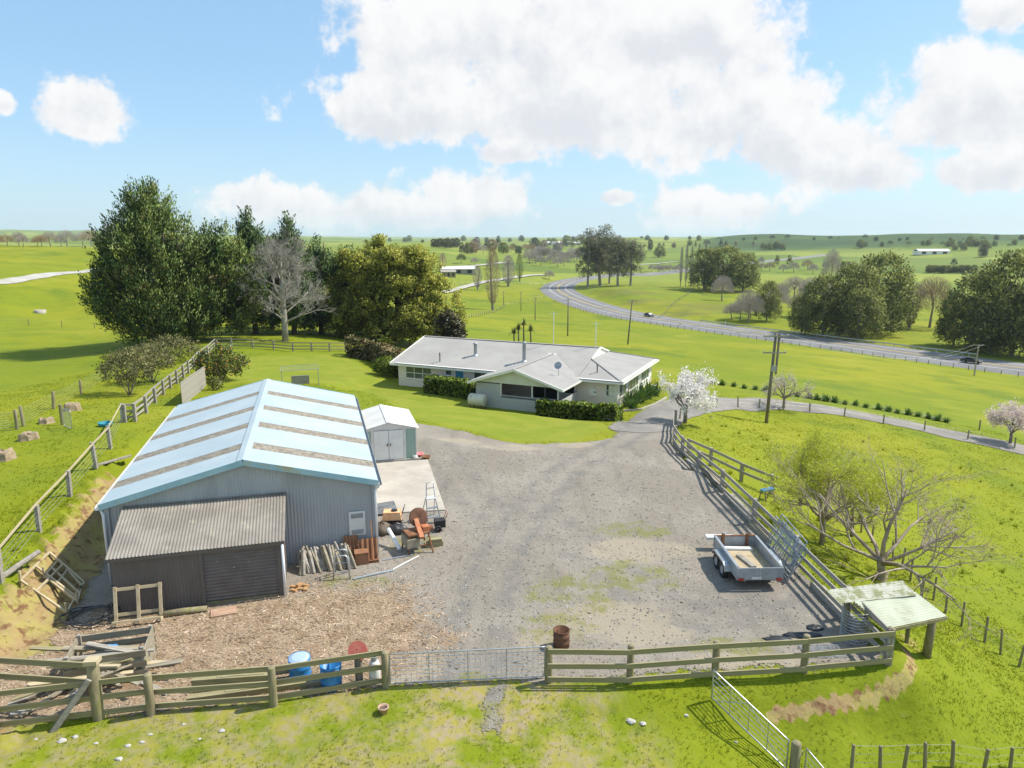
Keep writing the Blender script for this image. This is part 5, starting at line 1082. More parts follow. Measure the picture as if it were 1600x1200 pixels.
# highway fence and guard rail
def off(o, a, b, dz=0): 
    return [(HC[i][0] + HN[i][0] * o, HC[i][1] + HN[i][1] * o) for i in range(a, b)]
i0 = int(np.argmin(np.hypot(HC[:, 0] - 118, HC[:, 1] - 172))); i1 = int(np.argmin(np.hypot(HC[:, 0] - 60, HC[:, 1] - 258))); i2 = int(np.argmin(np.hypot(HC[:, 0] - 32, HC[:, 1] - 350)))
sgn = 1 if (HC[i0] + HN[i0] * 5)[1] < HC[i0][1] else -1
nearside = [p for p in off(12.5 * sgn, max(0, i0 - 14), i2)][::3]
fence('dark post fence along the near side of the highway', nearside, 3.2, .09, 1.15, wires=(.4, .75, 1.05), name='wire_fence', lean=.03, wr=.012)
gr_pts = off(-8.6 * sgn, i0 + 2, i1); gr_pts = gr_pts[::1]; gt = thing('guard_rail', 'pale steel guard rail on the far side of the highway', 'guard rail', (*gr_pts[0], -18)); o = Vector(gt.location); V = []
for k, p in enumerate(gr_pts):
    z = HWZ[3] + .3; nrm = HN[i0 + 2 + k] * sgn
    for dx, dz in ((0, .42), (.06, .5), (0, .58), (.06, .66), (0, .74)): V.append((p[0] + nrm[0] * dx - o.x, p[1] + nrm[1] * dx - o.y, z + dz - o.z))
m_ = len(gr_pts); link('rail', np_mesh('rail', V, [(k * 5 + j, k * 5 + j + 1, k * 5 + 5 + j + 1, k * 5 + 5 + j) for k in range(m_ - 1) for j in range(4)]), M_galv, gt)
pm_ = MB().span((-.08, -.08, -.6), (.08, .08, .7)).me('post'); pm_.materials.append(M_galv)
for k in range(0, m_, 1): link('post', pm_, None, gt, (gr_pts[k][0] - o.x - HN[i0 + 2 + k][0] * sgn * .12, gr_pts[k][1] - o.y - HN[i0 + 2 + k][1] * sgn * .12, HWZ[3] + .3 - o.z))
for px, py, lab in ((1062, 515, 'white road sign panel on the near verge of the highway'), (1133, 512, 'slim white marker sign on the far verge of the highway')):
    p = G(px, py); s = thing('road_sign', lab, 'sign', p); MB().tube([(0, 0, -.2), (0, 0, 2.2)], .06, 6).build('post', M_white, s); MB().box((0, -.08, 1.9), (.9, .04, .6) if px < 1100 else (.3, .04, .9)).build('panel', M_white, s)

# ------------------------------------------------------------------ gates
def gate(name, label, a, b, h, bars, brace=True, mesh=0, r=.022, z0=.08, n_up=3):
    a, b = Vector(a), Vector(b); t = thing(name, label, 'gate', a); d = b - a; L = d.length; f = MB(); up = Vector((0, 0, 1))
    c = .12; lo = Vector((0, 0, z0)); hi = Vector((0, 0, z0 + h)); dn = d.normalized()
    f.tube([lo + dn * c, lo, lo + up * c, hi - up * c, hi, hi + dn * c, hi + d - dn * c, hi + d, hi + d - up * c, lo + d + up * c, lo + d, lo + d - dn * c, lo + dn * c], r, 6); f.build('frame', M_galv, t, True)
    for k in range(bars): z = z0 + h * (k + 1) / (bars + 1); MB().tube([(0, 0, z), Vector((0, 0, z)) + d], r * .45, 4).build('bar', M_galv, t)
    for k in range(n_up): q = d * ((k + 1) / (n_up + 1)); MB().tube([q + lo, q + hi], r * .6, 4).build('upright', M_galv, t)
    if brace: 
        for s in (0, 1): MB().tube([d * .5 + hi, (d if s else Vector()) * .92 + d * .04 * (1 - s) + lo], r * .5, 4).build('brace', M_galv, t)
    if mesh:
        m = MB(); k = int(L / mesh)
        for i in range(1, k): q = dn * (i * mesh); m.tube([q + lo, q + hi], .004, 3, False)
        m.build('mesh_wires', M_wire, t)
    return t
pa, pb = G(610, 1072), G(851, 1060); gate('mesh_gate', 'long galvanised mesh gate closing the yard entrance', pa, pb, .92, 6, False, .15)
pa, pb = G(1112, 1094), G(1228, 1206); gate('farm_gate', 'galvanised tube gate standing open on the grass below the rail fence', pa, (pb[0], pb[1], pb[2]), .85, 5, True, 0, .024)
p = G(1240, 1212); sg = thing('strainer_post', 'thick round strainer post beside the open gate end', 'post', p); MB().lathe([(.13, -.3), (.125, .95), (.1, .99), (.001, 1.0)], 12).build('post', M_post, sg, True); MB().tube([(.1, 0, .6), (.17, 0, .6), (.17, 0, .72)], .015, 5).build('gudgeon', M_galv, sg)
gp = G(1256, 1216); gate('farm_gate', 'galvanised gate corner beside the thick strainer post', gp, (gp[0] + 1.2, gp[1] - 2.4, H(gp[0] + 1.2, gp[1] - 2.4)), .8, 4)
# hurdles leaning on the side fence
def hurdle(label, a, b, lean, h, bars, nup, mat=M_zinc):
    a, b = Vector(a), Vector(b); t = thing('metal_hurdle', label, 'hurdle', a, 0, 'hurdles leaning on the fence'); d = b - a; u = Vector(lean).normalized() * h
    f = MB(); f.tube([(0, 0, 0), d, d + u, u, (0, 0, 0)], .025, 6); f.build('frame', mat, t)
    for k in range(bars): q = u * ((k + 1) / (bars + 1)); MB().tube([q, q + d], .016, 4).build('bar', mat, t)
    for k in range(nup): q = d * ((k + 1) / (nup + 1)); MB().tube([q, q + u], .02, 4).build('upright', mat, t)
    return t
for k, (pa, pb, lab, ht, nb_, nu_, dx) in enumerate((((1214, 868), (1262, 920), 'galvanised hurdle lying outermost against the side fence', 1.35, 8, 5, .0), ((1222, 862), (1272, 912), 'barred hurdle in the middle of the leaning pile', 1.5, 9, 3, .12), ((1232, 850), (1280, 905), 'hurdle standing upright nearest the fence rails', 1.2, 6, 2, .3))):
    a, b = Vector(G(*pa)), Vector(G(*pb)); a.x = b.x = 0; a = Vector((10.15 + dx, 24.2 + k * .25, .05)); b = Vector((10.25 + dx, 26.9 + k * .3, .05)); hurdle(lab, a, b, (.55 - dx, 0, 1), ht, nb_, nu_)
# small wire-mesh gate frame on the paddock
a, b = Vector(G(101, 667)), Vector(G(113, 672)); gate('paddock_gate', 'small galvanised gate hung on a post among the tree stumps', a, b, 1.1, 3, False, .2, .025)
pq = thing('gate_post', 'weathered post carrying the small paddock gate', 'post', G(98, 664)); MB().lathe([(.11, -.3), (.1, 1.3), (.001, 1.32)], 9).build('post', M_post, pq); MB().box((.09, 0, .9), (.08, .04, .05)).build('hinge', M_galv, pq)

# ------------------------------------------------------------------ power poles, lamp post, wires
def lin(px, pb, pt, Y=None):
    p = G(px, pb) if Y is None else (atY(px, pb, Y)[0], Y, H(atY(px, pb, Y)[0], Y)); return p
def power_pole(label, base, h, lean=(0, 0), arms=((.3, 2.0),), group='power poles', r=.15, rz=0):
    t = thing('power_pole', label, 'power pole', base, rz, group); top = Vector((lean[0], lean[1], h)); MB().tube([(0, 0, -.5), top * .5, top], [r * 1.1, r, r * .75], 8).build('pole', M_pole, t, True)
    for dz, L in arms:
        c = top * ((h - dz) / h); am = MB().box(c + Vector((0, -r, 0)), (L, .1, .12)).build('crossarm', M_greywood, t)
        for k in (-.45, -.2, .2, .45): MB().lathe([(.035, 0), (.05, .05), (.04, .14), (.001, .16)], 8, c + Vector((L * k, -r, .06))).build('insulator', M_white, am)
    return t, [Vector(base) + Matrix.Rotation(rz, 3, 'Z') @ (top * ((h - arms[0][0]) / h) + Vector((arms[0][1] * k, -r, .2))) for k in (-.45, .45)]
b0 = G(1197, 661); zc = b0[1] * .98 + 3.2; hh = 141 * zc / FPX
pp, w0 = power_pole('tall weathered double power pole leaning beside the driveway', b0, hh, (hh * .045, .2), ((.25, 2.3), (1.75, 2.1)))
MB().tube([(.55, 0, hh * .55), (.55 + hh * .012, .1, hh * .99)], .1, 6).build('stub_pole', M_pole, pp); MB().box((.25, -.25, hh * .62), (.35, .3, .5)).build('transformer_box', M_zinc, pp)
p1 = lin(980, 556, 487, 150); q1, w1 = power_pole('leaning pole directly behind the house ridge', p1, 9.6, (.7, 0), ((.3, 2.2),))
p2 = G(887, 525); q2, w2 = power_pole('slim dark pole in the paddock, nearest the highway bend'.replace(', nearest', ' before'), p2, 9.2, (0, 0), ((.3, 1.8),))
for px, pb, pt, lab in ((836, 500, 464, 'thin pole standing between the house and highway bend'), (814, 486, 456, 'thin pole farthest out in the valley paddock'), (787, 477, 455, 'short thin pole next to the brown poplar')):
    p = G(px, pb); power_pole(lab, p, (pb - pt) * (p[1] * .98 + 4) / FPX, (0, 0), ((.3, 1.5),))
p = G(1522, 587); lp_ = thing('lamp_post', 'slender pale pole with short crossarm beside the highway', 'lamp post', p); lh = 49 * (p[1] * .98 + 6) / FPX
MB().tube([(0, 0, -.4), (.12, 0, lh)], [.16, .11], 8).build('pole', M_greywood, lp_); MB().box((.12, 0, lh - .15), (2.4, .1, .1)).build('crossarm', M_greywood, lp_)
far_w = [Vector((p[0] + .12 + k, p[1], p[2] + lh)) for k in (-1, 1)]
def sag(a, b, s, label):
    a, b = Vector(a), Vector(b); c = a; L = MB().tube([(a.lerp(b, i / 14) - a - Vector((0, 0, s * 4 * (i / 14) * (1 - i / 14)))) for i in range(15)], .012, 4, False)
    tag(L.build('power_line', M_wire, None, loc=tuple(a)), label, 'power line', 'power lines')
for k, s in ((0, 'inner'), (1, 'outer')):
    sag(w0[k], far_w[k], 2.6, f'{s} power line sagging from double pole towards the highway lamp post'); sag(w1[k], w0[k], 1.6, f'{s} power line from double pole to the pole behind the house'); sag(w2[k], w1[k], 2.0, f'{s} power line between the two paddock poles')

# ------------------------------------------------------------------ cars on the highway
M_cglass = MAT('car_glass', (.015, .018, .02), rough=.25, spec=.2)
def car(label, loc, rz, paint):
    t = thing('car', label, 'car', loc, rz, 'cars on the highway'); prof = [(-2.15, .35), (-2.2, .75), (-1.95, .95), (-1.2, 1.0), (-.75, 1.42), (.75, 1.48), (1.7, 1.0), (2.1, .92), (2.2, .6), (2.15, .35)]
    def ext(pr, y0, y1, inset=0):
        m = MB(); n = len(pr); m.add([(x, y0 + (inset if z > 1.02 else 0), z) for x, z in pr] + [(x, y1 - (inset if z > 1.02 else 0), z) for x, z in pr], [tuple(range(n)), tuple(range(2 * n - 1, n - 1, -1))] + [(i, i + n, (i + 1) % n + n, (i + 1) % n) for i in range(n)]); return m
    ext(prof, -.88, .88, .16).build('body', paint, t)
    for s in (-1, 1):
        y = s * .80; MB().poly([(-1.1, s * .885, 1.02), (1.5, s * .885, 1.02), (.72, s * .745, 1.41), (-.72, s * .745, 1.37)]).build('side_window', M_cglass, t)
        for x in (-1.35, 1.35): wl = MB().lathe([(.2, -.1), (.33, -.1), (.33, .1), (.2, .1)], 14, (x, y, .33), Matrix.Rotation(math.pi / 2, 3, 'X')).build('wheel', M_rubber, t); MB().lathe([(.01, -.11), (.19, -.11), (.19, .11), (.01, .11)], 10, (x, y, .33), Matrix.Rotation(math.pi / 2, 3, 'X')).build('rim', M_galv, wl)
        MB().box((-2.19, s * .6, .72), (.05, .35, .14)).build('headlight', M_white, t); MB().box((2.19, s * .65, .75), (.05, .3, .14)).build('tail_light', MAT('tail_lamp_red', (.4, .02, .02), rough=.3), t)
    for pr in (((-1.17, 1.03), (-.79, 1.38)), ((1.62, 1.05), (.8, 1.44))): MB().add([(pr[0][0] + (.02 if pr[0][0] > 0 else -.02), -.62, pr[0][1]), (pr[0][0] + (.02 if pr[0][0] > 0 else -.02), .62, pr[0][1]), (pr[1][0], .58, pr[1][1] + .02), (pr[1][0], -.58, pr[1][1] + .02)], [(0, 1, 2, 3)]).build('windscreen', M_cglass, t)
    return t
def on_road(px, side):
    best = min(range(len(HC)), key=lambda i: abs((HC[i][0] / (HC[i][1] * .98 + 6) * FPX + 800) - px) + (0 if HC[i][1] < 480 else 999)); T = HC[best + 1] - HC[best]
    return (HC[best][0] + HN[best][0] * side, HC[best][1] + HN[best][1] * side, HZ[best] + .31), math.atan2(T[1], T[0])
l, a = on_road(1533, 2.6 * sgn); car('dark saloon car passing the roadside lamp post', l, a, MAT('black_car_paint', (.02, .022, .026), rough=.55))
l, a = on_road(1004, -2.4 * sgn); car('dark blue car heading for the highway bend', l, a, MAT('dark_blue_car_paint', (.03, .05, .075), rough=.55))

# ------------------------------------------------------------------ far farm buildings and trough
def barn(label, px, py, wd, dp, h, roof, wallm, rz=0):
    p = G(px, py); t = thing('farm_building', label, 'building', p, rz); MB().span((-wd / 2, -dp / 2, -1), (wd / 2, dp / 2, h)).build('wall', wallm, t)
    for s in (-1, 1): MB().slab([(-wd / 2 - .4, s * (dp / 2 + .4), h), (wd / 2 + .4, s * (dp / 2 + .4), h), (wd / 2 + .4, 0, h + dp * .18), (-wd / 2 - .4, 0, h + dp * .18)], .1).build('roof', roof, t)
    for k in range(3): MB().span((-wd / 2 + wd * (k + .3) / 3, -dp / 2 - .05, .2), (-wd / 2 + wd * (k + .7) / 3, -dp / 2 + .02, h * .8)).build('door', M_dark, t)
barn('long low white-roofed farm shed in the valley behind round evergreen', 716, 427, 22, 9, 3, M_white, M_greywood, .15); barn('small brown farm shed beside the long white-roofed one', 700, 432, 9, 7, 3, M_greywood, M_wood, .2)
barn('pale glasshouse-like building on the far flat', 872, 383, 60, 20, 5, M_white, M_hwhite); barn('second pale long building on the far flat', 893, 383, 40, 20, 5, M_white, M_hwhite); barn('white-roofed shed below the far hill', 1455, 397, 40, 14, 4, M_white, M_hwhite)
p = G(63, 489); tr = thing('water_trough', 'round concrete water trough out in the paddock', 'trough', p); MB().lathe([(1.0, -.1), (1.05, .62), (.9, .62), (.88, .12), (.01, .12)], 20).build('basin', M_conc, tr, True); MB().lathe([(.88, .5), (.01, .5)], 20).build('water', M_glass, tr)
# ------------------------------------------------------------------ trailer
t = thing('trailer', 'galvanised tandem-axle box trailer parked beside the side fence', 'trailer', (8.85, 24.95, .0), R(1)); M_ply = MAT('worn_plywood', (.36, .28, .17), (.46, .37, .24), 2, .9, c3=(.25, .2, .13), s3=3)
MB().span((-.76, -1.33, .42), (.76, 1.33, .47)).build('deck', M_ply, t)
for s in (-1, 1): MB().span((s * .80 - .025, -1.35, .40), (s * .80 + .025, 1.35, .86)).build('side_panel', M_zinc, t); MB().span((s * .80 - .045, -1.36, .86), (s * .80 + .045, 1.36, .90)).build('top_rail', M_galv, t)
tg = MB().span((-.84, -1.41, .40), (.84, -1.37, .86)).build('tailgate', M_zinc, t); MB().span((-.80, -1.425, .62), (.80, -1.41, .64)).build('pressing', M_galv, tg); MB().span((-.02, -1.43, .4), (.02, -1.41, .86)).build('pressing', M_galv, tg)
MB().span((-.84, 1.37, .40), (.84, 1.41, .86)).build('front_panel', M_zinc, t); MB().span((-.84, 1.35, .86), (.84, 1.42, .90)).build('top_rail', M_rust, t)
for x in (-.5, .45): MB().span((x - .05, 1.28, .45), (x + .05, 1.36, 1.0)).build('stake', M_rust, t)
for x in (-.68, .68): MB().span((x - .1, -1.46, .40), (x + .1, -1.42, .47)).build('tail_light', MAT('red_lens', (.45, .03, .02), rough=.3), t)
MB().span((-.3, -1.435, .44), (.05, -1.425, .54)).build('number_plate', M_white, t)
ch = MB()
for x in (-.5, .5): ch.span((x - .04, -1.3, .30), (x + .04, 1.3, .42))
ch.build('chassis', M_galv, t)
for s in (-1, 1):
    g = MB(); pr = [(-.78, .42), (-.72, .62), (-.5, .70), (.5, .70), (.72, .62), (.78, .42)]; xa, xb = (s * .83, s * 1.08); V = [(xa, y, z) for y, z in pr] + [(xb, y, z) for y, z in pr]; g.add(V, [(i, i + 1, i + 7, i + 6) for i in range(5)]); g.add([(xb, y, z) for y, z in pr] + [(xb, y, z - .07) for y, z in pr], [(i, i + 1, i + 7, i + 6) for i in range(5)]); g.build('mudguard', M_galv, t)
    for y in (-.36, .36):
        wl = MB().lathe([(.17, -.09), (.29, -.1), (.315, -.06), (.315, .06), (.29, .1), (.17, .09)], 20, (s * .96, y, .315), Matrix.Rotation(math.pi / 2, 3, 'Y')).build('wheel', M_rubber, t, True); rm = MB().lathe([(.02, .07), (.06, .08), (.17, .05), (.175, .09)], 14, (s * .96, y, .315), Matrix.Rotation(s * math.pi / 2, 3, 'Y')).build('rim', M_galv, wl)
db_ = MB().beam((-.45, 1.38, .36), (0, 2.6, .38), .07, .08).beam((.45, 1.38, .36), (0, 2.6, .38), .07, .08).tube([(0, 2.35, 0), (0, 2.35, .55)], .03, 6).box((0, 2.66, .4), (.12, .22, .1)); db_.build('drawbar', M_galv, t)
for nm, lab, c, d, rz in (('plank', 'white grooved plank lying across the front of the trailer deck', (8.75, 25.95, .51), (1.25, .22, .08), -.05), ('plank', 'short grey plank lying lengthwise on the trailer deck', (8.8, 24.85, .51), (.2, 1.05, .08), .25), ('ramp_board', 'white board resting on the trailer drawbar', (8.45, 27.0, .52), (1.15, .35, .10), -.03)):
    b = MB().box((0, 0, 0), d); 
    for k in range(3): b.box(((k - 1) * d[0] * .3, 0, d[2] * .5), (d[0] * .2, d[1] * .85, .012))
    tag(b.build(nm, M_white if 'white' in lab else M_greywood, None, loc=c, rot=(0, 0, rz)), lab, 'plank')

# ------------------------------------------------------------------ small shelter at the yard corner
sh = thing('stock_shelter', 'low shelter with mossy pale green corrugated roof at yard corner', 'shelter', G(1447, 1022)); o = Vector(sh.location)
M_iron = MAT('pale_green_roof_iron', (.34, .37, .27), (.42, .45, .35), 1.2, .7, c3=(.30, .31, .20), s3=1.5, lo3=.55, hi3=.72); M_iron2 = MAT('lichened_roof_iron', (.36, .37, .30), (.43, .43, .37), 2, .8, c3=(.20, .21, .10), s3=3.0, lo3=.45, hi3=.58)
A_, B_, C_, D4 = Vector(atz(1290, 922, 1.42)), Vector(atz(1410, 907, 1.22)), Vector(atz(1434, 930, 1.0)), Vector(atz(1312, 943, 1.25)); corr_roof('roof_sheet', A_ - o, D4 - o, B_ - o, C_ - o, M_iron2, sh, .1, .014)
E4, F4, G4, H4 = Vector(atz(1334, 939, 1.22)), Vector(atz(1430, 925, 1.0)), Vector(atz(1480, 963, .62)), Vector(atz(1388, 982, .85)); corr_roof('roof_sheet', E4 - o, H4 - o, F4 - o, G4 - o, M_iron, sh, .1, .014)
for p, q in ((F4, G4), (E4, H4), (A_, B_), (H4, G4)): MB().beam(p - o - Vector((0, 0, .07)), q - o - Vector((0, 0, .07)), .05, .1).build('purlin', M_wood, sh)
gp_ = G4.lerp(H4, .2).lerp(F4, .12); MB().tube([(0, 0, -.4), Vector((gp_.x, gp_.y, gp_.z - .08)) - o], [.15, .12], 10).build('post', M_post, sh, True)
for p in (A_.lerp(C_, .25), E4.lerp(G4, .15), F4.lerp(H4, .12)): g0 = H(p.x, p.y); MB().tube([Vector((p.x, p.y, g0 - .3)) - o, p - o - Vector((0, 0, .1))], .07, 8).build('post', M_post, sh)

# ------------------------------------------------------------------ corner pen and crate by the fence
M_old = MAT('old_grey_board', (.24, .205, .145), (.34, .30, .22), 2.5, .9, stretch=(.4, 4, 4), bump=.004)
cp_ = G(155, 1122); bp_ = thing('corner_post', 'thick square-topped mossy post where the front fence meets the pen', 'post', cp_); MB().lathe([(.16, -.3), (.15, 1.55), (.13, 1.6), (.001, 1.61)], 12).build('post', M_post, bp_, True); MB().box((0, .02, 1.66), (.34, .30, .12), .1).build('cap_block', M_paleW, bp_)
MB().beam((-.95, -.55, -.1), (-.02, -.16, 1.25), .12, .13).build('brace', M_greywood, bp_)
pf = [(cp_[0], cp_[1] + .05), (cp_[0] - 3.0, cp_[1] + .35)]; fence('old two-rail pen fence running off from the thick corner post', pf, None, .1, 1.45, rails=(.95, 1.4), side=1, rh=.17)
cr = thing('timber_crate', 'broken slatted timber crate full of boards behind the pen fence', 'crate', (-11.6, 18.6, H(-11.6, 18.6)), R(16))
for y in (-.65, .65):
    for k in range(3): MB().box((0, y, .25 + k * .3), (2.1, .04, .2)).build('slat', M_old, cr)
for x in (-1.0, 1.0):
    for k in range(3): MB().box((x, 0, .25 + k * .3), (.04, 1.3, .2)).build('slat', M_old, cr)
for x in (-1, 1):
    for y in (-.62, .62): MB().box((x * .95, y * .95, .5), (.09, .09, 1.05)).build('corner_stud', M_greywood, cr)
for k in range(6): MB().box((0, -.5 + k * .2, .1), (2.0, .15, .03)).build('floor_board', M_old, cr)
for k in range(7):
    tag(MB().box((0, 0, 0), (random.uniform(1.1, 2.2), .16, .04)).build('loose_board', M_old if k % 2 else M_greywood, None, loc=(-11.6 + random.uniform(-.5, .9), 18.5 + random.uniform(-.4, .3), .3 + k * .08), rot=(random.uniform(-.15, .15), random.uniform(-.2, .2), R(16) + random.uniform(-.4, .4))), 'loose weathered board thrown into the slatted crate', 'board', 'boards in the crate')
tag(MB().box((0, 0, 0), (.55, .2, .14)).box((.1, .05, .08), (.3, .1, .05)).build('blue_box', MAT('blue_plastic_sheet', (.06, .25, .5), (.2, .45, .7), 3), None, loc=(-11.9, 18.9, .55), rot=(.1, .1, .3)), 'crumpled blue plastic box lying on top of the timber crate', 'box')
for k, (x, y, L, rz, lab) in enumerate(((-10.2, 17.9, 1.6, -.5, 'pale split board poking out past the thick corner post'), (-12.6, 17.0, 1.5, .5, 'board lying flat on the grass inside the pen'), (-13.2, 17.5, 1.2, .9, 'short board leaning at the pen rails'))):
    tag(MB().box((0, 0, 0), (L, .15, .05)).build('loose_board', M_greywood, None, loc=(x, y, H(x, y) + .06), rot=(0, 0, rz)), lab, 'board')
rg_ = random.Random(77)
for k in range(16):
    L = rg_.uniform(1.3, 2.9); x, y = -12.3 + rg_.uniform(-1.0, 1.6), 18.0 + rg_.uniform(-.6, .7)
    tag(MB().box((0, 0, 0), (L, rg_.uniform(.1, .18), .045)).build('loose_board', (M_old, M_greywood, M_paleW, M_wood)[k % 4], None, loc=(x, y, .12 + k * .045), rot=(rg_.uniform(-.2, .2), rg_.uniform(-.22, .22), rg_.choice((.3, .35, 1.3, -.2, .9)) + rg_.uniform(-.3, .3))), 'weathered board in the jumbled timber heap round the crate', 'board', 'jumbled boards behind the pen fence')
# timber stack behind the front fence
for k, (px, py, L, dz, lab) in enumerate(((385, 1094, 3.2, .1, 'longest beam at the bottom of the timber stack by the fence'), (430, 1086, 2.6, .1, 'mossy beam beside the blue barrels'), (360, 1084, 2.2, .3, 'beam lying second in the timber stack'), (400, 1076, 1.9, .32, 'short beam on top of the timber stack'), (350, 1072, 1.4, .12, 'splintered offcut behind the timber stack'))):
    x, y, z = G(px, py); b = MB()
    b.box((0, 0, 0), (L, .2, .18)).box((L * .1, .02, .095), (L * .6, .1, .02)); tag(b.build('timber_beam', M_old if k % 2 else M_wood, None, loc=(x, y + .25, z + dz), rot=(0, random.uniform(-.03, .03), R(9 + random.uniform(-6, 6)))), lab, 'timber')

# ------------------------------------------------------------------ drums and barrels
M_blueb = MAT('blue_plastic', (.015, .16, .42), (.03, .22, .5), 2, .4); M_red = MAT('faded_red_paint', (.34, .07, .05), (.42, .12, .08), 3, .6)
def barrel(name, label, loc, r, h, mat, rot=(0, 0, 0), rib=True, group=None, lidmat=None):
    t = thing(name, label, 'barrel', loc, 0, group); t.rotation_euler = rot
    pr = [(.01, .02), (r, .02), (r, h * .32), (r * 1.04, h * .35), (r, h * .38), (r, h * .64), (r * 1.04, h * .67), (r, h * .7), (r, h), (r * .93, h), (r * .92, h * .12), (.01, h * .12)] if rib else [(.01, .02), (r, .02), (r, h), (r * .93, h), (r * .92, h * .12), (.01, h * .12)]
    MB().lathe(pr, 22).build('body', mat, t, True); MB().lathe([(r * 1.03, h - .03), (r * 1.05, h), (r * 1.03, h + .02), (r * .95, h + .01)], 22).build('rim', lidmat or mat, t, True); return t
barrel('rusty_drum', 'open rusty steel drum standing by the gate post', G(877, 1010), .25, .56, MAT('dark_rust', (.11, .05, .03), (.17, .08, .045), 5, .85))
p = G(515, 1082); barrel('blue_barrel', 'bright blue cut-down barrel behind the front fence', (p[0], p[1] + .25, p[2]), .29, .72, M_blueb, group='blue barrels'); p = G(463, 1078)
b2 = barrel('blue_barrel', 'faded blue barrel with pale lid beside the timber stack', (p[0], p[1] + .45, p[2]), .30, .72, M_blueb, (.05, 0, 0), group='blue barrels'); MB().lathe([(.29, .74), (.2, .78), (.001, .79)], 18).build('lid', MAT('chalky_blue_lid', (.35, .45, .6), rough=.6), b2)
p = G(558, 1078); rl = thing('cable_reel', 'red steel reel standing on a stub post by the fence', 'reel', (p[0], p[1] + .3, p[2])); MB().tube([(0, 0, -.2), (0, 0, .85)], .11, 8).build('stub_post', M_pole, rl)
RX = Matrix.Rotation(R(48), 3, 'X')
for z in (-.14, .10): MB().lathe([(.02, z), (.25, z), (.25, z + .045), (.02, z + .045)], 20, (0, 0, 1.02), RX).build('flange', M_red, rl)
MB().lathe([(.2, -.1), (.2, .1)], 16, (0, 0, 1.02), RX).build('drum', MAT('pale_red_paint', (.55, .25, .2), rough=.7), rl)
p = G(583, 1076); gb_ = thing('gas_bottle', 'pale grey gas bottle tucked at the end of the fence', 'bottle', (p[0], p[1] + .3, p[2])); MB().lathe([(.01, 0), (.15, .03), (.16, .1), (.16, .55), (.12, .66), (.05, .7), (.001, .7)], 16).build('body', M_white, gb_, True); MB().lathe([(.08, .68), (.09, .82), (.07, .82), (.06, .68)], 12).build('collar', M_zinc, gb_)
fp = thing('flower_pot', 'small terracotta pot standing alone on the grass', 'pot', G(599, 1114)); MB().lathe([(.01, 0), (.10, 0), (.13, .15), (.15, .15), (.15, .19), (.12, .19), (.11, .05), (.01, .05)], 16).build('pot', MAT('terracotta', (.42, .26, .18), (.5, .34, .25), 4), fp, True); MB().lathe([(.115, .13), (.001, .135)], 12).build('soil', bark_dark, fp)

# ------------------------------------------------------------------ things round the lean-to
def at_l(x, y, z=0): q = Matrix.Rotation(RS, 3, 'Z') @ Vector((x, y, 0)) + Vector((-14.5, 24, 0)); return (q.x, q.y, z)
fm = thing('wooden_frame', 'pale timber pallet frame leaning on the brown lean-to wall', 'frame', at_l(.75, -3.1, .02), RS); fm.rotation_euler = (R(-14), 0, RS)
for x in (0, .68, 1.35): MB().span((x - .05, -.03, 0), (x + .05, .03, 1.2)).build('upright', M_paleW, fm)
for z in (.28, 1.1): MB().span((-.05, .035, z - .05), (1.4, .075, z + .05)).build('crossbar', M_paleW, fm)
for x in (0, .68, 1.35): MB().span((x - .06, -.32, .01), (x + .06, .03, .09)).build('foot', M_paleW, fm)
MB().span((-.05, -.33, .09), (1.4, -.25, .15)).build('crossbar', M_paleW, fm)
lg = at_l(2.75, -3.0, .11); tag(MB().tube([(-.75, 0, 0), (0, .02, .01), (.75, 0, 0)], [.1, .11, .1], 10).build('log', M_post, None, True, loc=lg, rot=(0, 0, RS + .02)), 'straight mossy log lying along the lean-to wall', 'log')
b_ = MB().box((0, 0, 0), (.8, .5, .05)).box((.02, .02, .03), (.7, .4, .015)); tag(b_.build('paving_slab', MAT('terracotta_slab', (.40, .25, .17), (.48, .32, .22), 2), None, loc=at_l(4.05, -3.25, .05), rot=(0, 0, RS + .1)), 'pinkish slab lying before the roller door', 'slab')
hc = MB(); rg = random.Random(4); pts = []
for i in range(150):
    a = i * .22; r_ = .75 + .12 * math.sin(i * .37) + rg.uniform(-.05, .05); pts.append((r_ * math.cos(a) * 1.1 + .1 * math.sin(i * .05), r_ * math.sin(a) * .75, .06 + .10 * (i / 150) + .10 * math.sin(i * .23) ** 2 + .12 * (math.cos(a) > .5)))
hc.tube(pts, .022, 5); tag(hc.build('hose_coil', M_blackp, None, True, loc=at_l(-.15, -2.5, 0)), 'loose coil of black water pipe beside the lean-to corner', 'pipe coil')
# timber racks on the clay bank
for lab, pc in (('long light timber rack lying on the clay bank', [(78, 868), (33, 912), (105, 962), (132, 915)]), ('second broken timber rack slumped towards the pipe coil', [(92, 880), (70, 905), (122, 945), (128, 920)])):
    q = [Vector(G(*p)) + Vector((0, 0, .12)) for p in pc]; rk = thing('timber_rack', lab, 'rack', q[0], 0, 'timber racks on the bank'); o = Vector(q[0])
    for a, b in ((q[0], q[1]), (q[1], q[2]), (q[0], q[3]), (q[3], q[2]), (q[0].lerp(q[1], .5), q[3].lerp(q[2], .5)), (q[0].lerp(q[3], .4), q[1].lerp(q[2], .35))): MB().beam(a - o, b - o, .06, .07).build('bar', M_paleW, rk)
    for k in (1, 2): MB().beam(q[k] - o - Vector((0, 0, .3)), q[k] - o + Vector((0, 0, .35)), .06, .06).build('stub', M_paleW, rk)
bx_ = G(22, 895); tag(MB().tube([(-.1, -.6, .05), (.15, 0, .25), (.45, .75, .45)], [.1, .1, .09], 8).build('log', M_greywood, None, loc=bx_), 'silvered log propped against the bank fence post', 'log')
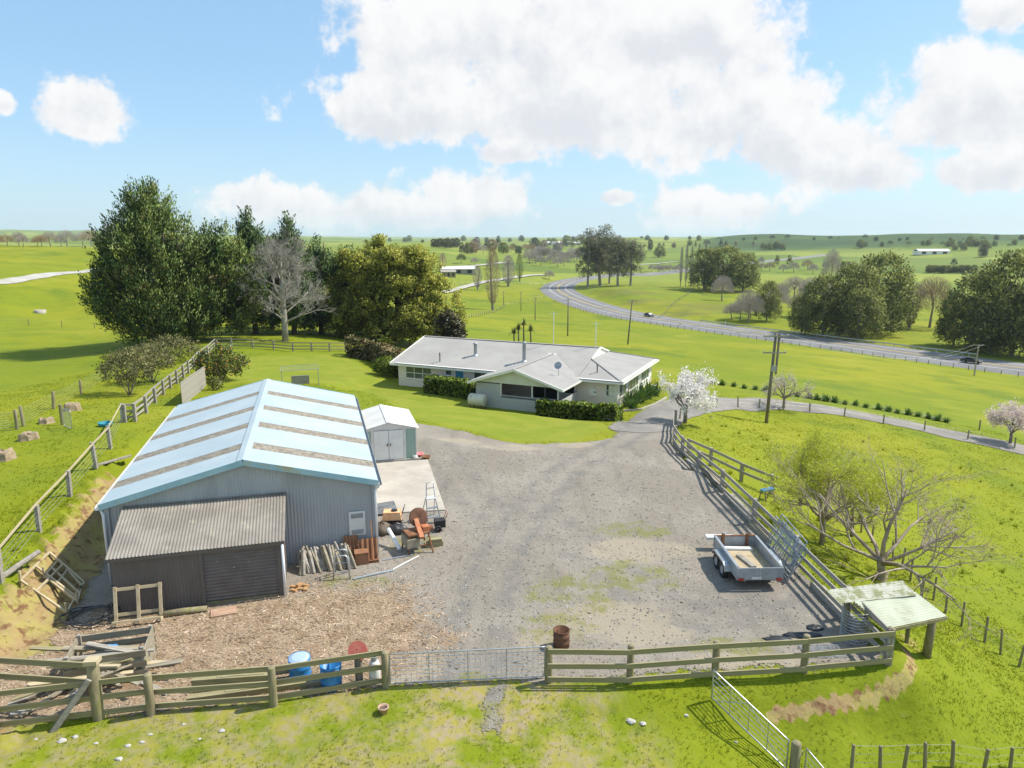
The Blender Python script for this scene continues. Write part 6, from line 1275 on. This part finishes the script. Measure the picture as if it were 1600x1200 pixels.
for k in range(6):
    b_ = MB().box((0, 0, 0), (.24, .12, .09)).box((0, 0, .047), (.2, .08, .01)); tag(b_.build('brick', MAT('ochre_brick', (.42, .24, .10), (.5, .3, .14), 5) if k == 0 else bpy.data.materials['ochre_brick'], None, loc=at_l(6.3 + (k % 3) * .2, -2.35 + (k // 3) * .22 + (k % 2) * .06, .05 + (.09 if k == 4 else 0)), rot=(0, 0, random.uniform(0, 3))), 'ochre brick in the little heap by the lean-to downpipe', 'brick', 'bricks by the lean-to')
# firewood leaning on the wall
rg = random.Random(9)
for k in range(34):
    x = 6.5 + k * .062; L = rg.uniform(.7, 1.1); r_ = rg.uniform(.055, .095); y0 = -.95 + rg.uniform(-.2, .15); tl = rg.uniform(-.5, -.1) if k > 3 else rg.uniform(-.1, .25)
    m = MB().tube([(0, 0, .0), (tl * .5, .25, L * .45), (tl, .55, L * .82)], [r_, r_ * 1.05, r_ * .9], 6); tag(m.build('firewood_log', M_greywood if k % 3 else M_old, None, loc=at_l(x, y0, .02), rot=(0, 0, RS)), 'split grey log in the firewood leaning on the shed wall', 'firewood', 'firewood by the shed wall')
wk = thing('walking_frame', 'folding aluminium walking frame standing by the firewood', 'walking frame', at_l(8.0, -1.75, .02), RS - .1)
MB().tube([(-.3, -.15, 0), (-.24, -.02, .8), (-.16, .0, .88), (.16, .0, .88), (.24, -.02, .8), (.3, -.15, 0)], .028, 6).build('front_frame', M_galv, wk, True); MB().tube([(-.26, .5, 0), (-.22, .2, .95), (-.12, .16, 1.05), (.12, .16, 1.05), (.22, .2, .95), (.26, .5, 0)], .028, 6).build('rear_frame', M_galv, wk, True)
for z, y in ((.28, -.1), (.62, -.04)): MB().tube([(-.27, y, z), (.27, y, z)], .016, 5).build('crossbar', M_galv, wk)
MB().tube([(-.25, .28, .7), (-.24, -.05, .68)], .016, 5).build('side_bar', M_galv, wk); MB().tube([(.25, .28, .7), (.24, -.05, .68)], .016, 5).build('side_bar', M_galv, wk)
M_card = MAT('rusty_sheet_iron', (.23, .10, .05), (.31, .15, .075), 2.5, .8, c3=(.16, .07, .04), s3=2)
for k, (x, w_, h_, lab) in enumerate(((8.15, .55, .95, 'rust-red iron sheet propped on the shed wall, taller'), (8.7, .75, .8, 'wider rust-red iron sheet propped beside the taller one'), (8.55, .5, .6, 'small rusty box in front of the propped sheets'))):
    m = MB()
    if k < 2:
        V = []
        for i in range(19): s = w_ * i / 18; V += [(s, -.35 + .02 * math.sin(i * 1.4), 0), (s, -.08 + .02 * math.sin(i * 1.4), h_)]
        m.add(V, [(2 * i, 2 * i + 2, 2 * i + 3, 2 * i + 1) for i in range(18)])
    else: m.span((0, -.85, 0), (w_, -.45, h_ * .8)); m.span((-.02, -.87, h_ * .8), (w_ + .02, -.43, h_ * .84))
    tag(m.build('rusty_sheet' if k < 2 else 'rusty_box', M_card, None, loc=at_l(x, -.02 - (.12 if k == 1 else 0), .01), rot=(0, 0, RS)), lab.replace(', taller', ' behind the walking frame'), 'sheet' if k < 2 else 'box')
br = thing('broom', 'broom with orange handle leaning at the shed corner', 'broom', at_l(9.25, -.75, .0), RS); MB().tube([(0, 0, .12), (-.02, .6, 1.55)], .018, 6).build('handle', MAT('orange_wood', (.45, .20, .08), rough=.6), br); MB().span((-.2, -.06, 0), (.2, .06, .13)).build('head', M_rust, br)
tag(MB().lathe([(.085, 0), (.085, 1.15), (.07, 1.15), (.07, 0)], 14).build('plastic_pipe', M_pvc, None, True, loc=at_l(10.35, -.05, .1), rot=(R(-62), 0, RS + .35)), 'short white drain pipe lying on the moss by the corner', 'pipe')
for a, b, r_, mt, lab in ((at_l(8.4, -2.0, .05), at_l(9.9, -1.7, .05), .045, M_zinc, 'grey pipe lying on the gravel before the broom'), (at_l(9.9, -1.6, .04), at_l(11.0, -.75, .06), .03, M_white, 'thin white pipe lying below the saw bench'), (at_l(9.6, -.7, .04), at_l(10.8, -.55, .05), .025, M_galv, 'thin steel rod lying beside the shed corner')):
    a, b = Vector(a), Vector(b); tag(MB().tube([(0, 0, 0), (b - a) * .5 + Vector((0, 0, .01)), b - a], r_, 8).build('pipe', mt, None, loc=a), lab, 'pipe')
# saw bench with rusty blade
sw = thing('saw_bench', 'rusty orange saw bench with big brown circular blade', 'saw bench', at_l(11.15, -.15, .0), RS + .2); M_or = MAT('faded_orange_paint', (.42, .14, .06), (.5, .2, .09), 4, .7, c3=(.2, .1, .06), s3=3)
MB().lathe([(.01, -.012), (.02, -.02), (.36, -.015), (.40, 0), (.36, .015), (.02, .02), (.01, .012)], 30, (.12, .45, 1.25), Matrix.Rotation(R(68), 3, 'X')).build('blade', bpy.data.materials['dark_rust'], sw, True)
MB().span((-.55, -.25, .78), (.35, .5, .84)).build('table', M_rust, sw); MB().beam((-.05, -.4, .72), (.0, .45, 1.18), .18, .12).build('guard', M_or, sw); MB().span((.12, -.1, .84), (.42, .22, 1.02)).build('motor', M_or, sw); MB().lathe([(.12, -.1), (.12, .1)], 14, (.48, .1, .86), Matrix.Rotation(math.pi / 2, 3, 'Y')).build('pulley', M_rust, sw)
for x, y, dx, dy in ((-.5, -.2, -.08, -.1), (.3, -.2, .1, -.25), (-.5, .45, -.08, .1), (.3, .45, .1, .1)): MB().beam((x + dx, y + dy, 0), (x, y, .78), .05, .05).build('leg', M_rust, sw)
MB().beam((-.5, -.26, .35), (.35, -.3, .35), .04, .05).build('brace', M_rust, sw); MB().span((-.62, -.3, .3), (-.1, .5, .68)).build('timber_block', M_old, sw)
wb_ = at_l(11.75, .15, .0); tag(MB().box((0, 0, .12), (.75, .28, .2)).box((.05, -.05, .28), (.55, .22, .14)).build('timber_block', M_wood, None, loc=wb_, rot=(0, 0, RS)), 'two stacked timber offcuts beside the saw bench', 'timber')
# orange machine, black bag, mat, platform ladder
om = thing('orange_generator', 'orange box-shaped machine with dark cap on the clutter heap', 'generator', at_l(10.35, 2.75, .35), RS - .2)
b = MB(); b.add([(-.42, -.28, 0), (.42, -.28, 0), (.42, .28, 0), (-.42, .28, 0), (-.36, -.24, .34), (.36, -.24, .34), (.36, .24, .34), (-.36, .24, .34)], [(3, 2, 1, 0), (4, 5, 6, 7), (0, 1, 5, 4), (1, 2, 6, 5), (2, 3, 7, 6), (3, 0, 4, 7)]); b.build('housing', MAT('orange_plastic', (.78, .38, .16), (.85, .52, .30), 3, .5), om); MB().lathe([(.15, .34), (.13, .40), (.001, .42)], 14, (.1, 0, 0)).build('cap', M_blackp, om); MB().tube([(.4, .2, .1), (.55, .2, .55), (.55, -.2, .55), (.4, -.2, .1)], .015, 5).build('handle', M_dark, om)
MB().span((-.4, -.26, -.35), (.4, .26, 0)).build('engine_base', M_rubber, om)
def lump(name, label, loc, sx, sy, sz, mat, seed, cat):
    b = MB(); b.lathe([(.001, 0), (.8, .02), (1, .25), (.85, .6), (.45, .9), (.001, 1.0)], 16); r_ = random.Random(seed); b.v = [(x * sx * r_.uniform(.8, 1.15), y * sy * r_.uniform(.8, 1.15), z * sz * r_.uniform(.8, 1.15)) for x, y, z in b.v]; return tag(b.build(name, mat, None, True, loc=loc), label, cat)
lump('black_bag', 'shiny black plastic bag in front of the orange machine', at_l(10.45, 1.9, .0), .55, .38, .42, M_blackp, 3, 'bag'); lump('brush_heap', 'dark heap of weeds and rubbish at the shed corner', at_l(9.85, 2.1, .0), .4, .5, .5, bark_dark, 5, 'heap')
mt_ = MB().add([(-.6, -.62, .03), (.6, -.7, .03), (.55, .7, .10), (-.6, .62, .05), (0, 0, .12)], [(0, 1, 4), (1, 2, 4), (2, 3, 4), (3, 0, 4)]); tag(mt_.build('rubber_mat', MAT('dark_grey_rubber', (.10, .105, .11), (.17, .175, .18), 3, .6), None, loc=at_l(10.15, 4.6, .08), rot=(0, 0, RS)), 'dark rubber mat lying on the concrete beside the shed', 'mat')
ld = thing('step_ladder', 'open platform step ladder standing on the concrete edge', 'ladder', at_l(12.1, 2.75, .0), RS + .1); 
MB().tube([(-.32, -.5, 0), (-.2, .15, 1.05), (-.16, .2, 1.75), (.16, .2, 1.75), (.2, .15, 1.05), (.32, -.5, 0)], .026, 6).build('front_frame', M_galv, ld, True); MB().tube([(-.3, .75, 0), (-.2, .25, 1.02)], .02, 6).build('rear_leg', M_galv, ld); MB().tube([(.3, .75, 0), (.2, .25, 1.02)], .02, 6).build('rear_leg', M_galv, ld)
MB().span((-.22, .0, 1.03), (.22, .34, 1.07)).build('platform', M_white, ld); MB().tube([(-.17, .2, 1.5), (.17, .2, 1.5)], .018, 5).build('crossbar', M_galv, ld)
for z in (.3, .65): k = z / 1.05; MB().span((-.31 + .11 * k, -.52 + .65 * k, z), (.31 - .11 * k, -.36 + .65 * k, z + .03)).build('step', M_galv, ld)
by = thing('small_engine', 'small dark engine on wheels beneath the step ladder', 'engine', at_l(12.25, 1.7, .0), RS); MB().span((-.2, -.2, .18), (.25, .2, .5)).build('block', M_rubber, by); MB().lathe([(.08, -.05), (.15, -.05), (.15, .05), (.08, .05)], 12, (-.1, -.26, .15), Matrix.Rotation(math.pi / 2, 3, 'X')).build('wheel', M_rubber, by); MB().tube([(.2, .1, .4), (.35, .15, .8), (.35, -.15, .8), (.2, -.1, .4)], .015, 5).build('handle', M_red, by)
for lab, c, r_, h_, mt in (('small pink basin beside the garden shed corner', (12.95, 12.6), .28, .14, MAT('pink_plastic', (.72, .20, .22), rough=.5)), ('brown pot of soil below the pink basin', (13.25, 11.9), .26, .16, M_rust), ('white bucket at the garden shed corner', (12.6, 11.95), .16, .28, M_white)):
    tag(MB().lathe([(.01, .01), (r_ * .7, .01), (r_, h_), (r_ * .9, h_), (r_ * .6, .05), (.01, .05)], 16).build('basin' if 'basin' in lab else 'plant_pot' if 'pot' in lab else 'bucket', mt, None, True, loc=at_l(*c, .03)), lab, lab.split()[1] if 'pot' not in lab else 'pot')
# ------------------------------------------------------------------ yard edge: sleepers, wire roll, tarpaulin
for k, (y0, y1, x, lab) in enumerate(((43.2, 40.6, 10.25, 'sleeper at the driveway end of the yard edge'), (40.3, 37.2, 10.35, 'sleeper laid along the yard edge under the rails, black pipe on it'), (37.0, 33.4, 10.4, 'long sleeper past the black pipe end'), (33.2, 29.6, 10.5, 'long sleeper above the leaning hurdles'), (29.4, 27.5, 10.5, 'short sleeper next to the hurdles'), (23.8, 20.2, 10.9, 'sleeper between hurdles and the wire roll'))):
    b = MB().beam((0, 0, 0), (.15, y1 - y0, 0), .2, .16); b.beam((.24, -.2, 0), (.38, (y1 - y0) * .8, 0), .16, .14); z0_ = H(x, (y0 + y1) / 2); tag(b.build('sleeper', M_greywood if k % 2 else M_old, None, loc=(x, y0, z0_ + .09)), lab, 'sleeper')
hp = MB().tube([(0, 0, 0), (.05, -1, .03), (.02, -2, 0), (.12, -3.2, .05), (.1, -4.6, 0), (.3, -5.4, .06)], .05, 6); tag(hp.build('black_pipe', M_blackp, None, True, loc=(10.2, 39.0, .24)), 'thick black pipe lying along the yard-edge sleepers', 'pipe')
p = G(1350, 1003); wr_ = thing('wire_roll', 'upright roll of galvanised netting in the yard corner', 'wire roll', (p[0] - .25, p[1] + .15, .02))
for k in range(11): MB().tube([(.42 * math.cos(a * .35), .42 * math.sin(a * .35), .05 + k * .1 + .01 * math.sin(a)) for a in range(19)], .009, 4, False).build('hoop', M_galv, wr_)
up_ = MB()
for a in range(14): up_.tube([(.42 * math.cos(a * .449), .42 * math.sin(a * .449), .03), (.42 * math.cos(a * .449), .42 * math.sin(a * .449), 1.08)], .005, 3, False)
up_.build('uprights', M_wire, wr_)
for k, (px, py, sx, sy, lab) in enumerate(((1218, 1003, .5, .22, 'crumpled black tarpaulin piece at the inside of the front fence'), (1255, 996, .6, .2, 'larger crumpled black tarpaulin before the wire roll'), (1275, 985, .3, .22, 'black plastic scrap nearest the side fence'))): lump('tarpaulin', lab, Vector(G(px, py)) + Vector((0, .1, 0)), sx, sy, .09, M_blackp, 20 + k, 'tarpaulin')
p = G(1285, 1020); wmg = MB()
for k in range(9): wmg.tube([(-.6, -.3 + k * .08, .05), (.6, -.3 + k * .08, .05)], .012, 4, False)
for k in range(5): wmg.tube([(-.6 + k * .3, -.32, .05), (-.6 + k * .3, .36, .05)], .014, 4, False)
tag(wmg.build('steel_grate', M_zinc, None, loc=p), 'flat steel grate lying behind the front fence rails', 'grate')
# ------------------------------------------------------------------ paddock odds and ends
M_stump = MAT('cut_stump', (.30, .22, .14), (.40, .31, .21), 4, .9, c3=(.22, .16, .10), s3=3, bump=.03)
for k, (px, py, r_, h_, lab) in enumerate(((113, 641, .5, .5, 'dark rotting stump behind the small paddock gate'), (72, 661, .42, .32, 'low pale stump near the wire fence posts'), (44, 687, .46, .4, 'split grey stump in the middle of the stump row'), (8, 718, .5, .5, 'orange-brown fresh stump beside the bank fence'))):
    b = MB(); b.lathe([(r_ * 1.25, -.2), (r_ * 1.05, h_ * .3), (r_, h_ * .8), (r_ * .93, h_), (r_ * .4, h_ * .9), (.001, h_ * .95)], 14); rr_ = random.Random(k); sc_ = [rr_.uniform(.75, 1.15) for _ in range(14)]; b.v = [(x * sc_[i % 14], y * sc_[i % 14], z * (sc_[(i + 4) % 14] if z > .1 else 1)) for i, (x, y, z) in enumerate(b.v)]
    tag(b.build('tree_stump', M_stump, None, loc=G(px, py)), lab, 'stump')
tag(MB().lathe([(.01, .02), (.35, .02), (.42, .25), (.38, .25), (.32, .06), (.01, .06)], 16).build('blue_tub', MAT('teal_plastic', (.02, .22, .28), rough=.5), None, True, loc=G(165, 666)), 'teal plastic tub beside the bank fence rail', 'tub')
p = G(175, 722); tag(MB().box((0, 0, .05), (.2, 2.0, .06)).box((.03, .1, .09), (.1, 1.6, .02)).build('loose_board', M_greywood, None, loc=p, rot=(0, 0, -.5)), 'plank lying on the clay bank below the fence', 'board')
p = G(470, 604); cl = thing('clothesline', 'folding washing line frame on the lawn behind the blue roof', 'clothesline', p, .3)
for x in (-1.6, 1.6): MB().tube([(x, 0, -.2), (x, 0, 1.55)], .04, 6).build('post', M_galv, cl)
MB().tube([(-1.7, 0, 1.55), (-1.7, 1.5, 1.7), (1.7, 1.5, 1.7), (1.7, 0, 1.55), (-1.7, 0, 1.55)], .025, 5).build('frame', M_galv, cl)
for k in range(5): MB().tube([(-1.7, .25 + k * .25, 1.57 + k * .025), (1.7, .25 + k * .25, 1.57 + k * .025)], .006, 4, False).build('line', M_wire, cl)
MB().span((-.8, 1.2, 0), (.8, 1.3, .8)).build('backing_board', M_greywood, cl)
p = G(1198, 782); sv = thing('blue_trestle', 'small blue topped trestle by the branching paddock fence', 'trestle', p, .5); MB().box((0, 0, .62), (.8, .3, .08)).build('top', M_blueb, sv)
for x in (-.32, .32):
    for y in (-.2, .2): MB().beam((x, y * 1.4, -.05), (x, y * .5, .6), .05, .05).build('leg', M_pole, sv)
p = G(1352, 795); rt = thing('old_trough', 'dark round trough lying under the fruit tree branches', 'trough', p); MB().lathe([(.7, -.7), (.73, .2), (.68, .2), (.64, .05), (.01, .05)], 22).build('basin', M_pole, rt, True); MB().lathe([(.72, .18), (.76, .22), (.69, .23)], 22).build('rim', M_greywood, rt, True)
M_stone = MAT('white_stone', (.40, .38, .35), (.5, .48, .45), 6, .9)
for k, (px, py, s) in enumerate(((97, 1158, .14), (118, 1152, .1), (150, 1162, .07), (200, 1166, .09), (222, 1160, .08), (186, 1187, .11), (235, 1148, .07), (347, 1142, .1), (312, 1155, .06), (56, 1156, .07), (1004, 1131, .12), (985, 1128, .16), (1072, 1118, .08), (1150, 1160, .06), (287, 1132, .06))):
    b = MB().lathe([(.001, -.3), (.8, -.1), (1, .2), (.6, .5), (.001, .6)], 8); r_ = random.Random(k); b.v = [(x * s * r_.uniform(.6, 1.2), y * s * .7 * r_.uniform(.6, 1.2), z * s * .8) for x, y, z in b.v]
    tag(b.build('white_stone', M_stone, None, loc=G(px, py)), 'small pale stone lying on the worn foreground grass', 'stone', 'stones on the grass')
# ------------------------------------------------------------------ wood chips and gravel lumps (uncountable)
def debris(name, n, x0, x1, y0, y1, keep, sl, sw_, mat, label):
    x = rng.uniform(x0, x1, n); y = rng.uniform(y0, y1, n); k = keep(x, y) > rng.random(n); x, y = x[k], y[k]; n = len(x)
    P = np.column_stack([x, y, height(x, y) + .03]); a = rng.uniform(0, 6.283, n); L = sl * rng.uniform(.4, 1.5, n) ** 1.3; W2 = sw_ * rng.uniform(.5, 1.4, n)
    d = np.column_stack([np.cos(a), np.sin(a), rng.normal(0, .15, n)]) * L[:, None] * .5; s = np.column_stack([-np.sin(a), np.cos(a), rng.normal(0, .3, n)]) * W2[:, None] * .5; up = np.array((0, 0, 1)) * (W2 * .55)[:, None]
    V = np.stack([P - d - s, P + d - s * .7, P + d + s, P - d + s * .8, P + up], 1).reshape(-1, 3); b = np.arange(n)[:, None] * 5
    Fq = np.concatenate([b + np.array(f) for f in ((0, 1, 4), (1, 2, 4), (2, 3, 4), (3, 0, 4))])
    return tag(link(name, np_mesh(name, V, Fq), mat), label, name.replace('_', ' '), kind='stuff')
debris('wood_chips', 16000, -17, -1, 15.5, 25, lambda x, y: sstep(sdf_poly(x, y, BARK), -2.0, 1.2) * (yard_sdf(x, y) > 0), .095, .034, MAT('bark_chips', (.20, .135, .085), (.44, .34, .245), 1.5, .9, island=.45, world=True), 'bark chips and splinters strewn before the lean-to')
debris('gravel_stones', 11000, -8, 11, 16, 42, lambda x, y: (yard_sdf(x, y) > .1) * (sdf_poly(x, y, BARK) < .5) * .9, .055, .045, MAT('gravel_lumps', (.13, .125, .12), (.34, .32, .29), 3, .95, island=.5, world=True), 'loose gravel stones over the yard')
# ------------------------------------------------------------------ air
hz = MB().span((-7600, -600, -60), (7600, 8200, 80)).build('haze', None); tag(hz, 'thin pale blue haze over the distant country', 'haze', kind='stuff')
m = bpy.data.materials.new('haze'); m.use_nodes = True; nt = m.node_tree; nt.nodes.clear(); o_ = NN(nt, 'ShaderNodeOutputMaterial'); pv = NN(nt, 'ShaderNodeVolumePrincipled'); pv.inputs['Color'].default_value = (.75, .86, 1, 1); pv.inputs['Density'].default_value = .00008; pv.inputs['Anisotropy'].default_value = .2; nt.links.new(pv.outputs[0], o_.inputs['Volume']); hz.data.materials.append(m)
